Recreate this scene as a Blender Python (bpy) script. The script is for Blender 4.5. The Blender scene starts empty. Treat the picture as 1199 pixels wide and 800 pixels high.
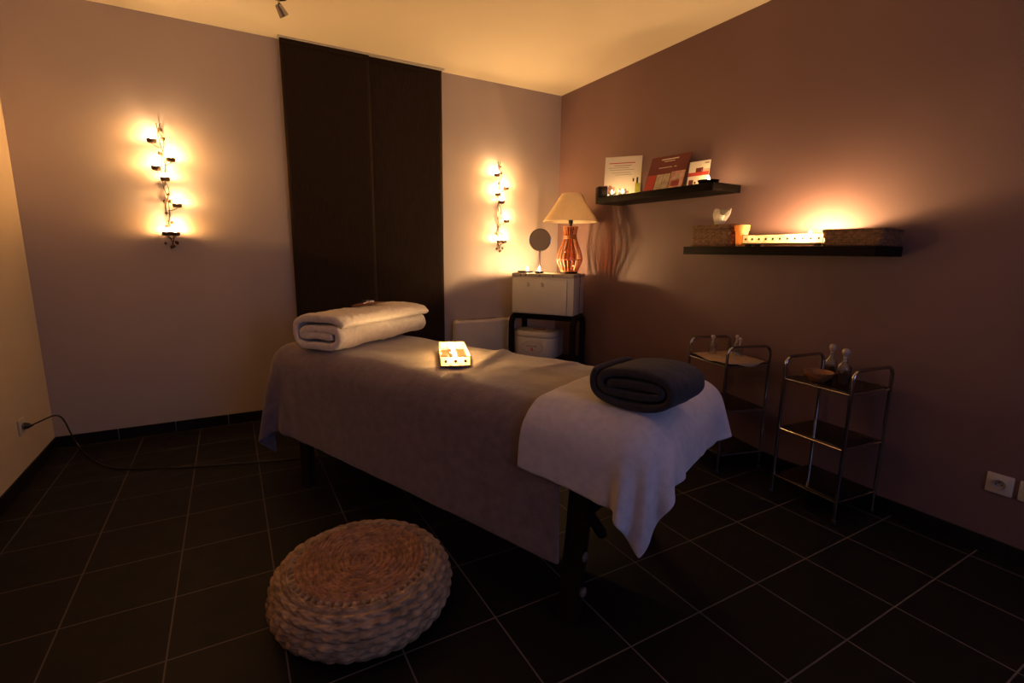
import bpy, bmesh, math, random
import numpy as np
from mathutils import Vector, Matrix, noise

random.seed(7)
rng = np.random.default_rng(7)
C = bpy.context.scene.collection
SC = bpy.context.scene
PI = math.pi

# ------------------------------------------------------------------ camera
W_ROOM, H_ROOM, Y_FRONT = 3.8855, 2.725, -5.7
YAW, PITCH, ROLL, FPX = 0.5182, 0.1796, 0.01273, 576.9
CAM = Vector((-2.8223, -4.0733, 1.2854))
cy, sy, cp, sp = math.cos(YAW), math.sin(YAW), math.cos(PITCH), math.sin(PITCH)
f_ = Vector((sy * cp, cy * cp, -sp)); r0 = Vector((cy, -sy, 0)); u0 = r0.cross(f_)
r_ = math.cos(ROLL) * r0 + math.sin(ROLL) * u0
u_ = -math.sin(ROLL) * r0 + math.cos(ROLL) * u0
cam_data = bpy.data.cameras.new('camera')
cam = bpy.data.objects.new('camera', cam_data); C.objects.link(cam)
M3 = Matrix((r_, u_, -f_)).transposed()
cam.matrix_world = Matrix.Translation(CAM) @ M3.to_4x4()
cam_data.sensor_width = 36.0
cam_data.lens = FPX / 1199 * 36.0
cam_data.clip_start = 0.02
SC.camera = cam

# ------------------------------------------------------------------ light and exposure
EXPOSURE = 0.0
FLAME = 4.8          # overall strength of the candle flames
DUSK = 2.9          # blue daylight outside the window behind the camera
SC.view_settings.view_transform = 'Standard'
SC.view_settings.look = 'None'
SC.view_settings.exposure = EXPOSURE
SC.view_settings.gamma = 1.0
SC.view_settings.use_curve_mapping = False
SC.cycles.use_denoising = True
SC.cycles.sample_clamp_indirect = 4.0
SC.cycles.sample_clamp_direct = 0.0
SC.cycles.max_bounces = 8
SC.cycles.caustics_reflective = False
SC.cycles.caustics_refractive = False
SC.cycles.use_light_tree = True
wd = bpy.data.worlds.new('dusk_sky'); SC.world = wd; wd.use_nodes = True
bg = wd.node_tree.nodes['Background']
bg.inputs[0].default_value = (0.42, 0.50, 1.0, 1)
bg.inputs[1].default_value = DUSK
WIN = dict(x0=-2.45, x1=-0.75, z0=0.95, z1=2.15)     # window opening in the front wall
pl = bpy.data.lights.new('window_portal', 'AREA'); pl.shape = 'RECTANGLE'
pl.size = WIN['x1'] - WIN['x0']; pl.size_y = WIN['z1'] - WIN['z0']
pl.cycles.is_portal = True
po = bpy.data.objects.new('window_portal', pl); C.objects.link(po)
po.location = ((WIN['x0'] + WIN['x1']) / 2, Y_FRONT - 0.05, (WIN['z0'] + WIN['z1']) / 2)
po.rotation_euler = (PI / 2, 0, 0)      # faces +y, into the room

# ------------------------------------------------------------------ materials
MATS = {}
def newmat(name):
    m = bpy.data.materials.new(name); m.use_nodes = True
    nt = m.node_tree
    return m, nt, nt.nodes['Principled BSDF']
def L(nt, a, b): nt.links.new(a, b)
def mat(name, col, rough=0.6, metal=0.0, var=0.12, scale=8.0, bump=0.0, bscale=60.0, spec=0.5, trans=0.0,
        coat=0.0, stretch=(1, 1, 1), sheen=0.0, detail=4):
    """procedural surface: two-tone noise colour and a noise bump in object space"""
    if name in MATS: return MATS[name]
    m, nt, b = newmat(name)
    tc = nt.nodes.new('ShaderNodeTexCoord'); mp = nt.nodes.new('ShaderNodeMapping')
    mp.inputs['Scale'].default_value = stretch
    L(nt, tc.outputs['Object'], mp.inputs['Vector'])
    n = nt.nodes.new('ShaderNodeTexNoise'); n.inputs['Scale'].default_value = scale; n.inputs['Detail'].default_value = detail
    L(nt, mp.outputs['Vector'], n.inputs['Vector'])
    r = nt.nodes.new('ShaderNodeValToRGB')
    r.color_ramp.elements[0].position = 0.3; r.color_ramp.elements[1].position = 0.7
    lo = tuple(c * (1 - var) for c in col) + (1,); hi = tuple(min(1, c * (1 + var)) for c in col) + (1,)
    r.color_ramp.elements[0].color = lo; r.color_ramp.elements[1].color = hi
    L(nt, n.outputs['Fac'], r.inputs['Fac']); L(nt, r.outputs['Color'], b.inputs['Base Color'])
    b.inputs['Roughness'].default_value = rough; b.inputs['Metallic'].default_value = metal
    b.inputs['Specular IOR Level'].default_value = spec
    b.inputs['Transmission Weight'].default_value = trans
    b.inputs['Coat Weight'].default_value = coat
    b.inputs['Sheen Weight'].default_value = sheen
    if bump:
        n2 = nt.nodes.new('ShaderNodeTexNoise'); n2.inputs['Scale'].default_value = bscale; n2.inputs['Detail'].default_value = 3
        L(nt, mp.outputs['Vector'], n2.inputs['Vector'])
        bp = nt.nodes.new('ShaderNodeBump'); bp.inputs['Strength'].default_value = bump; bp.inputs['Distance'].default_value = 0.004
        L(nt, n2.outputs['Fac'], bp.inputs['Height']); L(nt, bp.outputs['Normal'], b.inputs['Normal'])
    MATS[name] = m
    return m
def floor_mat():
    m, nt, b = newmat('slate_tiles')
    tc = nt.nodes.new('ShaderNodeTexCoord'); sx = nt.nodes.new('ShaderNodeSeparateXYZ')
    L(nt, tc.outputs['Object'], sx.inputs[0])
    def mth(op, a, bv=None, c=None):
        x = nt.nodes.new('ShaderNodeMath'); x.operation = op
        for i, v in enumerate((a, bv, c)):
            if v is None: continue
            if isinstance(v, (int, float)): x.inputs[i].default_value = v
            else: L(nt, v, x.inputs[i])
        return x.outputs[0]
    def cell(o, off):
        q = mth('MULTIPLY', mth('SUBTRACT', o, off), 3.0)
        fr = mth('FRACT', q)
        d = mth('MINIMUM', fr, mth('SUBTRACT', 1.0, fr))
        return d, mth('FLOOR', q)
    dx, ix = cell(sx.outputs['X'], -0.0923 - 3); dy, iy = cell(sx.outputs['Y'], -0.0327 - 9)
    d = mth('MINIMUM', dx, dy)
    g = mth('LESS_THAN', d, 0.0078)
    wn = nt.nodes.new('ShaderNodeTexWhiteNoise'); wn.noise_dimensions = '2D'
    cb = nt.nodes.new('ShaderNodeCombineXYZ'); L(nt, ix, cb.inputs[0]); L(nt, iy, cb.inputs[1]); L(nt, cb.outputs[0], wn.inputs['Vector'])
    n = nt.nodes.new('ShaderNodeTexNoise'); n.inputs['Scale'].default_value = 9; n.inputs['Detail'].default_value = 6
    L(nt, tc.outputs['Object'], n.inputs['Vector'])
    mixf = mth('MULTIPLY_ADD', wn.outputs['Value'], 0.3, mth('MULTIPLY', n.outputs['Fac'], 0.7))
    r = nt.nodes.new('ShaderNodeValToRGB')
    r.color_ramp.elements[0].color = (0.005, 0.0042, 0.004, 1); r.color_ramp.elements[1].color = (0.012, 0.010, 0.009, 1)
    L(nt, mixf, r.inputs['Fac'])
    mx = nt.nodes.new('ShaderNodeMix'); mx.data_type = 'RGBA'
    L(nt, g, mx.inputs[0]); L(nt, r.outputs['Color'], mx.inputs[6]); mx.inputs[7].default_value = (0.13, 0.11, 0.10, 1)
    L(nt, mx.outputs[2], b.inputs['Base Color'])
    rr = mth('MULTIPLY_ADD', n.outputs['Fac'], 0.25, 0.40)
    L(nt, mth('MAXIMUM', rr, mth('MULTIPLY', g, 0.9)), b.inputs['Roughness'])
    b.inputs['Specular IOR Level'].default_value = 0.18
    bp = nt.nodes.new('ShaderNodeBump'); bp.inputs['Strength'].default_value = 0.25; bp.inputs['Distance'].default_value = 0.003
    L(nt, n.outputs['Fac'], bp.inputs['Height']); L(nt, bp.outputs['Normal'], b.inputs['Normal'])
    return m
def thin_glass(name, tint=(0.95, 0.97, 0.97), gloss=0.12, rough=0.03):
    if name in MATS: return MATS[name]
    m = bpy.data.materials.new(name); m.use_nodes = True; nt = m.node_tree
    for n in list(nt.nodes): nt.nodes.remove(n)
    o = nt.nodes.new('ShaderNodeOutputMaterial'); mx = nt.nodes.new('ShaderNodeMixShader')
    t = nt.nodes.new('ShaderNodeBsdfTransparent'); t.inputs[0].default_value = tint + (1,)
    g = nt.nodes.new('ShaderNodeBsdfGlossy'); g.inputs['Roughness'].default_value = rough
    fr = nt.nodes.new('ShaderNodeLayerWeight'); fr.inputs['Blend'].default_value = gloss + 0.1
    mm = nt.nodes.new('ShaderNodeMath'); mm.operation = 'MULTIPLY_ADD'; mm.inputs[1].default_value = 0.6; mm.inputs[2].default_value = gloss * 0.5
    L(nt, fr.outputs['Fresnel'], mm.inputs[0]); L(nt, mm.outputs[0], mx.inputs[0])
    L(nt, t.outputs[0], mx.inputs[1]); L(nt, g.outputs[0], mx.inputs[2]); L(nt, mx.outputs[0], o.inputs[0])
    MATS[name] = m
    return m
def translucent(name, col, weight=0.5, rough=0.5, pattern=0.0, pscale=60.0, clear=0.0):
    if name in MATS: return MATS[name]
    m, nt, b = newmat(name)
    out = nt.nodes['Material Output']
    tr = nt.nodes.new('ShaderNodeBsdfTranslucent')
    tc = nt.nodes.new('ShaderNodeTexCoord')
    n = nt.nodes.new('ShaderNodeTexVoronoi') if pattern else nt.nodes.new('ShaderNodeTexNoise')
    n.inputs['Scale'].default_value = pscale
    L(nt, tc.outputs['Object'], n.inputs['Vector'])
    r = nt.nodes.new('ShaderNodeValToRGB')
    r.color_ramp.elements[0].color = tuple(c * (1 - (pattern or 0.1)) for c in col) + (1,)
    r.color_ramp.elements[1].color = col + (1,)
    r.color_ramp.elements[1].position = 0.55
    L(nt, n.outputs[0], r.inputs['Fac'])
    L(nt, r.outputs['Color'], b.inputs['Base Color']); L(nt, r.outputs['Color'], tr.inputs[0])
    b.inputs['Roughness'].default_value = rough
    mx = nt.nodes.new('ShaderNodeMixShader'); mx.inputs[0].default_value = weight
    L(nt, b.outputs[0], mx.inputs[1]); L(nt, tr.outputs[0], mx.inputs[2])
    last = mx
    if clear:
        tp = nt.nodes.new('ShaderNodeBsdfTransparent'); tp.inputs[0].default_value = (1, 0.93, 0.8, 1)
        m2 = nt.nodes.new('ShaderNodeMixShader'); m2.inputs[0].default_value = clear
        L(nt, mx.outputs[0], m2.inputs[1]); L(nt, tp.outputs[0], m2.inputs[2]); last = m2
    L(nt, last.outputs[0], out.inputs[0])
    MATS[name] = m
    return m
def flame_mat(name, strength):
    if name in MATS: return MATS[name]
    m = bpy.data.materials.new(name); m.use_nodes = True; nt = m.node_tree
    for n in list(nt.nodes): nt.nodes.remove(n)
    o = nt.nodes.new('ShaderNodeOutputMaterial'); e = nt.nodes.new('ShaderNodeEmission')
    e.inputs[0].default_value = (1.0, 0.585, 0.235, 1); e.inputs[1].default_value = strength * FLAME
    L(nt, e.outputs[0], o.inputs[0])
    MATS[name] = m
    return m

M_BACK = mat('back_wall_paint', (0.44, 0.368, 0.36), 0.85, var=0.03, scale=2.5, bump=0.08, bscale=180)
M_LEFT = mat('left_wall_paint', (0.56, 0.46, 0.37), 0.85, var=0.03, scale=2.5, bump=0.08, bscale=180)
M_RIGHT = mat('plum_wall_paint', (0.160, 0.092, 0.094), 0.62, var=0.05, scale=2.5, bump=0.10, bscale=160, spec=0.4)
M_CEIL = mat('ceiling_paint', (0.86, 0.75, 0.58), 0.9, var=0.02, scale=2.0)
M_BASE = mat('black_skirting_tile', (0.010, 0.009, 0.009), 0.45, spec=0.15, var=0.2, scale=12)
M_WHITE = mat('white_plastic', (0.52, 0.47, 0.42), 0.4, var=0.03)
M_DARKPL = mat('black_plastic', (0.012, 0.011, 0.011), 0.45, var=0.1)
M_CURT = mat('dark_brown_linen', (0.022, 0.0135, 0.0105), 0.9, spec=0.1, var=0.25, scale=160, stretch=(1, 1, 0.08), bump=0.1, bscale=400)
M_CHROME = mat('chrome', (0.42, 0.40, 0.39), 0.16, metal=1.0, var=0.03)
M_IRON = mat('wrought_iron', (0.06, 0.038, 0.025), 0.5, metal=0.8, var=0.2, scale=40)
M_BLKWOOD = mat('black_brown_wood', (0.008, 0.0055, 0.005), 0.6, spec=0.06, var=0.3, scale=18, stretch=(1, 10, 10), bump=0.06, bscale=40)
M_DARKWOOD = mat('dark_stained_wood', (0.013, 0.008, 0.006), 0.5, spec=0.2, var=0.3, scale=14, stretch=(8, 8, 1))
M_BLANKET = mat('taupe_fleece', (0.176, 0.130, 0.146), 0.95, var=0.16, scale=26, bump=0.6, bscale=190, sheen=0.4, spec=0.1)
M_LTOWEL = mat('pale_lilac_terry', (0.60, 0.555, 0.62), 0.95, var=0.08, scale=40, bump=0.7, bscale=420, sheen=0.3, spec=0.1)
M_WTOWEL = mat('cream_fluffy_terry', (0.78, 0.70, 0.62), 0.95, var=0.08, scale=60, bump=0.9, bscale=330, sheen=0.3, spec=0.05)
M_DTOWEL = mat('charcoal_terry', (0.042, 0.036, 0.043), 0.95, var=0.18, scale=60, bump=0.8, bscale=380, sheen=0.12, spec=0.03)
M_SHEET = mat('white_cotton_sheet', (0.72, 0.74, 0.72), 0.9, var=0.04, scale=20)
M_FOAM = mat('mattress_vinyl', (0.10, 0.08, 0.075), 0.6, var=0.1)
M_WAX = translucent('candle_wax', (0.90, 0.80, 0.62), 0.45)
M_ALU = mat('candle_tin', (0.55, 0.52, 0.48), 0.35, metal=1.0, var=0.05)
M_GLASS = thin_glass('clear_glass')
M_BLOOMGLASS = translucent('bloom_votive_glass', (0.95, 0.90, 0.80), 0.8, 0.4, clear=0.88)  # milkiness put into the cup glass to stand in for the flames' bloom
M_SMOKE = thin_glass('smoked_glass', (0.42, 0.38, 0.36), 0.20, 0.05)
M_SHADE = translucent('lamp_shade_paper', (0.90, 0.77, 0.56), 0.45, 0.8)
M_CANE = mat('orange_cane', (0.50, 0.17, 0.055), 0.5, var=0.25, scale=30, stretch=(1, 1, 0.2))
M_MIRROR = mat('mirror_silver', (0.55, 0.53, 0.55), 0.04, metal=1.0, var=0.01)
M_CREAM = mat('cream_lacquer', (0.66, 0.61, 0.52), 0.45, var=0.03)
M_RAD = mat('white_enamel', (0.60, 0.55, 0.50), 0.5, var=0.03)
M_WICK = mat('brown_wicker', (0.155, 0.075, 0.035), 0.7, var=0.5, scale=70, bump=0.3, bscale=120)
M_TISSUE = translucent('white_tissue', (0.85, 0.82, 0.76), 0.4)
M_ORANGE = translucent('amber_wax_glass', (0.92, 0.62, 0.28), 0.6, 0.35)
M_PEARL = translucent('mother_of_pearl', (0.92, 0.84, 0.66), 0.55, 0.35, pattern=0.28, pscale=90, clear=0.12)
M_PEARLC = translucent('clear_pearl_glass', (0.92, 0.84, 0.66), 0.55, 0.35, pattern=0.35, pscale=120, clear=0.5)
M_BRASS = mat('aged_brass', (0.30, 0.19, 0.08), 0.35, metal=1.0, var=0.2, scale=30)
M_STRAW = mat('water_hyacinth', (0.38, 0.25, 0.155), 0.72, var=0.45, scale=26, bump=0.35, bscale=160, spec=0.3)
M_STRAWT = mat('brown_water_hyacinth', (0.38, 0.195, 0.105), 0.7, var=0.42, scale=34, bump=0.4, bscale=190, spec=0.3)
M_BOWL = mat('turned_wood_bowl', (0.25, 0.105, 0.045), 0.4, var=0.25, scale=20, stretch=(1, 1, 6))
M_TANCLOTH = mat('tan_cotton', (0.40, 0.27, 0.18), 0.9, var=0.1, scale=40, bump=0.3, bscale=300)
M_OIL = mat('dark_oil', (0.08, 0.035, 0.018), 0.2, var=0.1)
M_CARDW = mat('cream_card', (0.78, 0.72, 0.62), 0.6, var=0.03)
M_RED = mat('wine_red_print', (0.13, 0.012, 0.018), 0.5, var=0.05)
M_BRRED = mat('bright_red_print', (0.50, 0.05, 0.04), 0.5, var=0.1)
M_PINK = mat('pink_print', (0.55, 0.30, 0.24), 0.5, var=0.4, scale=25)
M_BEIGE = mat('beige_print', (0.50, 0.42, 0.30), 0.5, var=0.3, scale=25)
M_GREY = mat('grey_ink', (0.30, 0.26, 0.22), 0.6, var=0.1)
M_GREEN = mat('lime_print', (0.35, 0.38, 0.04), 0.5, var=0.3, scale=40)
M_TAG = mat('carved_bamboo', (0.16, 0.052, 0.022), 0.45, var=0.3, scale=30)

# ------------------------------------------------------------------ geometry helpers
class G:
    """vertices, faces and per-face material slots for ONE mesh"""
    def __init__(s): s.v = []; s.f = []; s.m = []
    def add(s, V, F, slot=0, M=None):
        o = len(s.v)
        for p in V:
            p = Vector(p)
            s.v.append(tuple(M @ p) if M is not None else tuple(p))
        for fc in F:
            s.f.append(tuple(i + o for i in fc)); s.m.append(slot)
        return s
def obj(name, g, mats, parent=None, loc=(0, 0, 0), rot=(0, 0, 0), smooth=True, angle=40):
    me = bpy.data.meshes.new(name)
    me.from_pydata([tuple(map(float, p)) for p in g.v], [], g.f)
    if not isinstance(mats, (list, tuple)): mats = [mats]
    for m in mats: me.materials.append(m)
    if len(mats) > 1: me.polygons.foreach_set('material_index', g.m)
    bm = bmesh.new(); bm.from_mesh(me); bmesh.ops.recalc_face_normals(bm, faces=bm.faces)
    if smooth:
        for fc in bm.faces: fc.smooth = True
        a = math.radians(angle)
        for e in bm.edges:
            if len(e.link_faces) == 2 and e.calc_face_angle(0) > a: e.smooth = False
    bm.to_mesh(me); bm.free(); me.update()
    o = bpy.data.objects.new(name, me); C.objects.link(o)
    o.location = loc; o.rotation_euler = rot
    if parent is not None: o.parent = parent
    return o
def empty(name, loc, rz=0, label=None, cat=None, group=None, rot=None):
    o = bpy.data.objects.new(name, None); C.objects.link(o); o.empty_display_size = 0.05
    o.location = loc; o.rotation_euler = rot or (0, 0, rz)
    return tag(o, label, cat, group)
def tag(o, label=None, cat=None, group=None, kind=None):
    if label: o['label'] = label
    if cat: o['category'] = cat
    if group: o['group'] = group
    if kind: o['kind'] = kind
    return o
def box(c, s, bev=0.0, seg=2, M=None):
    bm = bmesh.new(); bmesh.ops.create_cube(bm, size=1)
    for v in bm.verts: v.co = Vector((v.co.x * s[0], v.co.y * s[1], v.co.z * s[2]))
    if bev: bmesh.ops.bevel(bm, geom=bm.edges[:], offset=bev, segments=seg, affect='EDGES', profile=0.5)
    T = Matrix.Translation(c)
    if M is not None: T = T @ M
    V = [T @ v.co for v in bm.verts]; bm.verts.index_update()
    F = [[v.index for v in f.verts] for f in bm.faces]
    bm.free()
    return V, F
def tube(P, r, n=10, closed=False, cap=True):
    P = [Vector(p) for p in P]; m = len(P)
    R = r if isinstance(r, (list, tuple)) else [r] * m
    V, F = [], []
    nrm = None
    for i in range(m):
        a = P[(i - 1) % m] if (closed or i > 0) else P[i]
        b = P[(i + 1) % m] if (closed or i < m - 1) else P[i]
        t = (b - a).normalized()
        if nrm is None:
            nrm = t.cross(Vector((0, 0, 1)) if abs(t.z) < 0.9 else Vector((1, 0, 0))).normalized()
        else:
            nrm = (nrm - t * nrm.dot(t)).normalized()
        bn = t.cross(nrm)
        for k in range(n):
            a_ = 2 * PI * k / n
            V.append(P[i] + (nrm * math.cos(a_) + bn * math.sin(a_)) * R[i])
    for i in range(m if closed else m - 1):
        j = (i + 1) % m
        for k in range(n):
            k2 = (k + 1) % n
            F.append((i * n + k, i * n + k2, j * n + k2, j * n + k))
    if cap and not closed:
        F.append(tuple(range(n))[::-1]); F.append(tuple((m - 1) * n + k for k in range(n)))
    return V, F
def lathe(prof, n=32, cap=True):
    V, F = [], []
    for r, z in prof:
        for k in range(n):
            a = 2 * PI * k / n; V.append((r * math.cos(a), r * math.sin(a), z))
    for i in range(len(prof) - 1):
        for k in range(n):
            k2 = (k + 1) % n
            F.append((i * n + k, i * n + k2, (i + 1) * n + k2, (i + 1) * n + k))
    if cap:
        F.append(tuple(range(n))[::-1]); F.append(tuple((len(prof) - 1) * n + k for k in range(n)))
    return V, F
def arc(c, r, a0, a1, n, ax='xz'):
    out = []
    for i in range(n + 1):
        a = a0 + (a1 - a0) * i / n
        p = [0, 0, 0]; p['xyz'.index(ax[0])] = c[0] + r * math.cos(a); p['xyz'.index(ax[1])] = c[1] + r * math.sin(a)
        out.append(p)
    return out
def T(x=0, y=0, z=0): return Matrix.Translation((x, y, z))
def RZ(a): return Matrix.Rotation(a, 4, 'Z')
def RX(a): return Matrix.Rotation(a, 4, 'X')
def RY(a): return Matrix.Rotation(a, 4, 'Y')
def sub(o, n=1):
    m = o.modifiers.new('sub', 'SUBSURF'); m.levels = n; m.render_levels = n; return o

# ------------------------------------------------------------------ the room
def struct(name, g, m, smooth=False, parent=None):
    o = obj(name, g, m, parent, smooth=smooth)
    if parent is None: o['kind'] = 'structure'
    return o
TH = 0.12
xm, ym = -W_ROOM / 2, Y_FRONT / 2
struct('floor', G().add(*box((xm, ym, -0.05), (W_ROOM + 2 * TH, -Y_FRONT + 2 * TH, 0.1))), floor_mat())
struct('ceiling', G().add(*box((xm, ym, H_ROOM + 0.05), (W_ROOM + 2 * TH, -Y_FRONT + 2 * TH, 0.1))), M_CEIL)
struct('wall_back', G().add(*box((xm, TH / 2, H_ROOM / 2), (W_ROOM, TH, H_ROOM))), M_BACK)
struct('wall_right', G().add(*box((TH / 2, ym, H_ROOM / 2), (TH, -Y_FRONT + 2 * TH, H_ROOM))), M_RIGHT)
struct('wall_left', G().add(*box((-W_ROOM - TH / 2, ym, H_ROOM / 2), (TH, -Y_FRONT + 2 * TH, H_ROOM))), M_LEFT)
g = G(); yf = Y_FRONT - TH / 2
g.add(*box(((-W_ROOM + WIN['x0']) / 2, yf, H_ROOM / 2), (WIN['x0'] + W_ROOM, TH, H_ROOM)))
g.add(*box((WIN['x1'] / 2, yf, H_ROOM / 2), (-WIN['x1'], TH, H_ROOM)))
wx, ww = (WIN['x0'] + WIN['x1']) / 2, WIN['x1'] - WIN['x0']
g.add(*box((wx, yf, WIN['z0'] / 2), (ww, TH, WIN['z0'])))
g.add(*box((wx, yf, (H_ROOM + WIN['z1']) / 2), (ww, TH, H_ROOM - WIN['z1'])))
struct('wall_front', g, M_RIGHT)
g = G(); wz, wh = (WIN['z0'] + WIN['z1']) / 2, WIN['z1'] - WIN['z0']
for x in (WIN['x0'] + 0.025, wx, WIN['x1'] - 0.025): g.add(*box((x, yf, wz), (0.05, 0.06, wh), 0.004))
for z in (WIN['z0'] + 0.025, WIN['z1'] - 0.025): g.add(*box((wx, yf, z), (ww, 0.06, 0.05), 0.004))
win = struct('window_1', g, M_WHITE)
obj('pane', G().add(*box((wx, yf, wz), (ww - 0.06, 0.006, wh - 0.06))), thin_glass('window_glass', (0.97, 0.98, 0.98), 0.05), win)
BH, BT = 0.075, 0.010
def skirting(name, a, b, nrm):
    """a run of skirting tiles with thin joints"""
    a, b = Vector(a), Vector(b); d = (b - a); ln = d.length; d.normalize()
    g = G(); n = max(1, round(ln / 0.3333)); st = ln / n
    ang = math.atan2(d.y, d.x)
    for i in range(n):
        c = a + d * (st * (i + 0.5)) + Vector(nrm) * (BT / 2)
        g.add(*box((c.x, c.y, BH / 2), (st - 0.004, BT, BH), 0.0015, 1, RZ(ang)))
    return struct(name, g, M_BASE)
skirting('baseboard_back', (-W_ROOM, 0, 0), (0, 0, 0), (0, -1, 0))
skirting('baseboard_right', (0, -BT, 0), (0, Y_FRONT, 0), (-1, 0, 0))
skirting('baseboard_left', (-W_ROOM, Y_FRONT, 0), (-W_ROOM, -BT, 0), (1, 0, 0))

# ------------------------------------------------------------------ window panels on the back wall
def panel(x0, x1, y, label):
    r = empty('panel_curtain', ((x0 + x1) / 2, y, 0.06), 0, label, 'curtain', 'sliding panel curtains on the back wall')
    w, h = x1 - x0, 2.655
    nx, nz = 24, 40; V, F = [], []
    for j in range(nz + 1):
        for i in range(nx + 1):
            x = -w / 2 + w * i / nx; z = h * j / nz
            V.append((x, 0.003 * math.sin(x * 9 + 1) * (1 - j / nz) + 0.0015 * noise.noise(Vector((x * 5, z * 2, y))), z))
    for j in range(nz):
        for i in range(nx):
            a = j * (nx + 1) + i; F.append((a, a + 1, a + nx + 2, a + nx + 1))
    o = obj('fabric', G().add(V, F), M_CURT, r)
    m = o.modifiers.new('solid', 'SOLIDIFY'); m.thickness = 0.003
    obj('bottom_bar', G().add(*box((0, 0, 0.012), (w - 0.004, 0.011, 0.024), 0.003)), M_CURT, r)
    obj('carrier', G().add(*box((0, 0, h - 0.014), (w - 0.004, 0.011, 0.028), 0.003)), M_CURT, r)
    return r
panel(-2.405, -1.795, -0.062, 'left of two dark brown fabric panels covering the back wall')
panel(-1.832, -1.212, -0.042, 'right of two dark brown fabric panels, overlapping beside the right wall sconce')
rail = tag(obj('curtain_rail', G().add(*box((-1.808, -0.052, 2.7205), (1.215, 0.06, 0.009), 0.002)), M_WHITE),
           'thin white ceiling rail above the two dark fabric panels', 'rail')

# ------------------------------------------------------------------ candles
def flame_geo(h, r):
    prof = [(r * 0.25, 0), (r * 0.85, h * 0.18), (r, h * 0.34), (r * 0.72, h * 0.58), (r * 0.34, h * 0.82), (r * 0.05, h)]
    return lathe(prof, 8)
def tealight(loc, label, group, strength=900, h=0.026, r=0.0062, wax_r=0.019, wax_h=0.013):
    root = empty('tealight', loc, 0, label, 'candle', group)
    obj('tin', G().add(*lathe([(wax_r * 0.97, 0), (wax_r, 0.001), (wax_r, wax_h), (wax_r - 0.0008, wax_h), (wax_r - 0.001, 0.002)], 20)), M_ALU, root)
    g = G().add(*lathe([(wax_r - 0.0015, 0.002), (wax_r - 0.0015, wax_h - 0.003), (0.006, wax_h - 0.0035)], 20))
    obj('wax', g, M_WAX, root)
    obj('wick', G().add(*tube([(0, 0, wax_h - 0.004), (0.0005, 0, wax_h + 0.004)], 0.0008, 6)), M_DARKPL, root)
    obj('flame', G().add(*flame_geo(h, r), 0, T(0, 0, wax_h + 0.002)), flame_mat('flame_%d' % strength, strength), root)
    return root

# ------------------------------------------------------------------ wall sconces
CUPS = [(-0.045, 0.655), (0.047, 0.548), (-0.036, 0.490), (0.005, 0.425), (0.055, 0.262), (-0.018, 0.080), (0.030, 0.080)]
CUPN = ['topmost cup', 'second cup from the top', 'third cup from the top', 'middle cup', 'third cup from the bottom',
        'bottom left cup', 'bottom right cup']
def sconce(x, z, side, mirror=1):
    r = empty('candle_sconce', (x, -0.001, z), 0, 'wrought iron branch sconce with lit tealights, %s dark panels' % side, 'wall sconce',
              'iron candle sconces on the back wall')
    for k, (ph, amp) in enumerate(((0.0, 0.013), (2.4, 0.011))):
        pts = [(amp * math.sin(ph + t * 17) + 0.004 * math.sin(t * 31 + k), -0.022 - 0.006 * math.cos(ph + t * 17), 0.012 + t * 0.775) for t in np.linspace(0, 1, 60)]
        obj('stem', G().add(*tube(pts, 0.0026, 7)), M_IRON, r)
    for z0 in (0.11, 0.70): obj('wall_fixing', G().add(*tube([(0, -0.022, z0), (0, 0.0, z0)], 0.004, 8)), M_IRON, r)
    leaf = [(0.006, 0.745), (0.016, 0.690), (-0.012, 0.60), (0.012, 0.345), (-0.014, 0.30), (0.020, 0.30), (-0.010, 0.225), (0.014, 0.165), (-0.016, 0.135),
            (-0.032, 0.030), (0.0, 0.006), (0.03, 0.034), (0.012, 0.012)]
    for i, (lx, lz) in enumerate(leaf):
        s = 0.011 + 0.004 * ((i * 7) % 3) / 2
        V, F = lathe([(0.001, -s), (s * 0.75, -s * 0.35), (s * 0.8, 0.2 * s), (0.001, s)], 4)
        M = T(lx, -0.032, lz) @ RY(0.5 * math.sin(i * 2.1)) @ Matrix.Diagonal((1, 0.25, 1, 1))
        obj('leaf', G().add(V, F, 0, M), M_IRON, r, smooth=False)
    for i, (cx, cz) in enumerate(CUPS):
        cx *= mirror
        g = G()
        g.add(*tube([(0.004 * math.sin(i), -0.024, cz - 0.022), (cx * 0.5, -0.03, cz - 0.016), (cx * 0.9, -0.045, cz - 0.006), (cx, -0.062, cz - 0.001)], 0.0022, 6))
        g.add(*lathe([(0.002, 0), (0.022, 0), (0.0265, 0.010), (0.0270, 0.0245), (0.0262, 0.0245), (0.0255, 0.010), (0.021, 0.002), (0.002, 0.001)], 20), 0, T(cx, -0.062, cz))
        obj('cup_bracket', g, M_IRON, r)
        obj('glass_cup', G().add(*lathe([(0.0225, 0.012), (0.0232, 0.02), (0.0255, 0.050), (0.0248, 0.050), (0.0222, 0.02), (0.0215, 0.012)], 20, cap=False), 0, T(cx, -0.062, cz)), M_BLOOMGLASS, r)
        tealight((x + cx, -0.063, z + cz + 0.003), 'lit tealight, %s of the %s wall sconce' % (CUPN[i], 'left' if x < -2 else 'right'),
                 'tealights on the wall sconces', STR_SCONCE)
STR_SCONCE = 580
sconce(-3.145, 1.285, 'left of the')
sconce(-0.663, 1.285, 'right of the')

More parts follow.
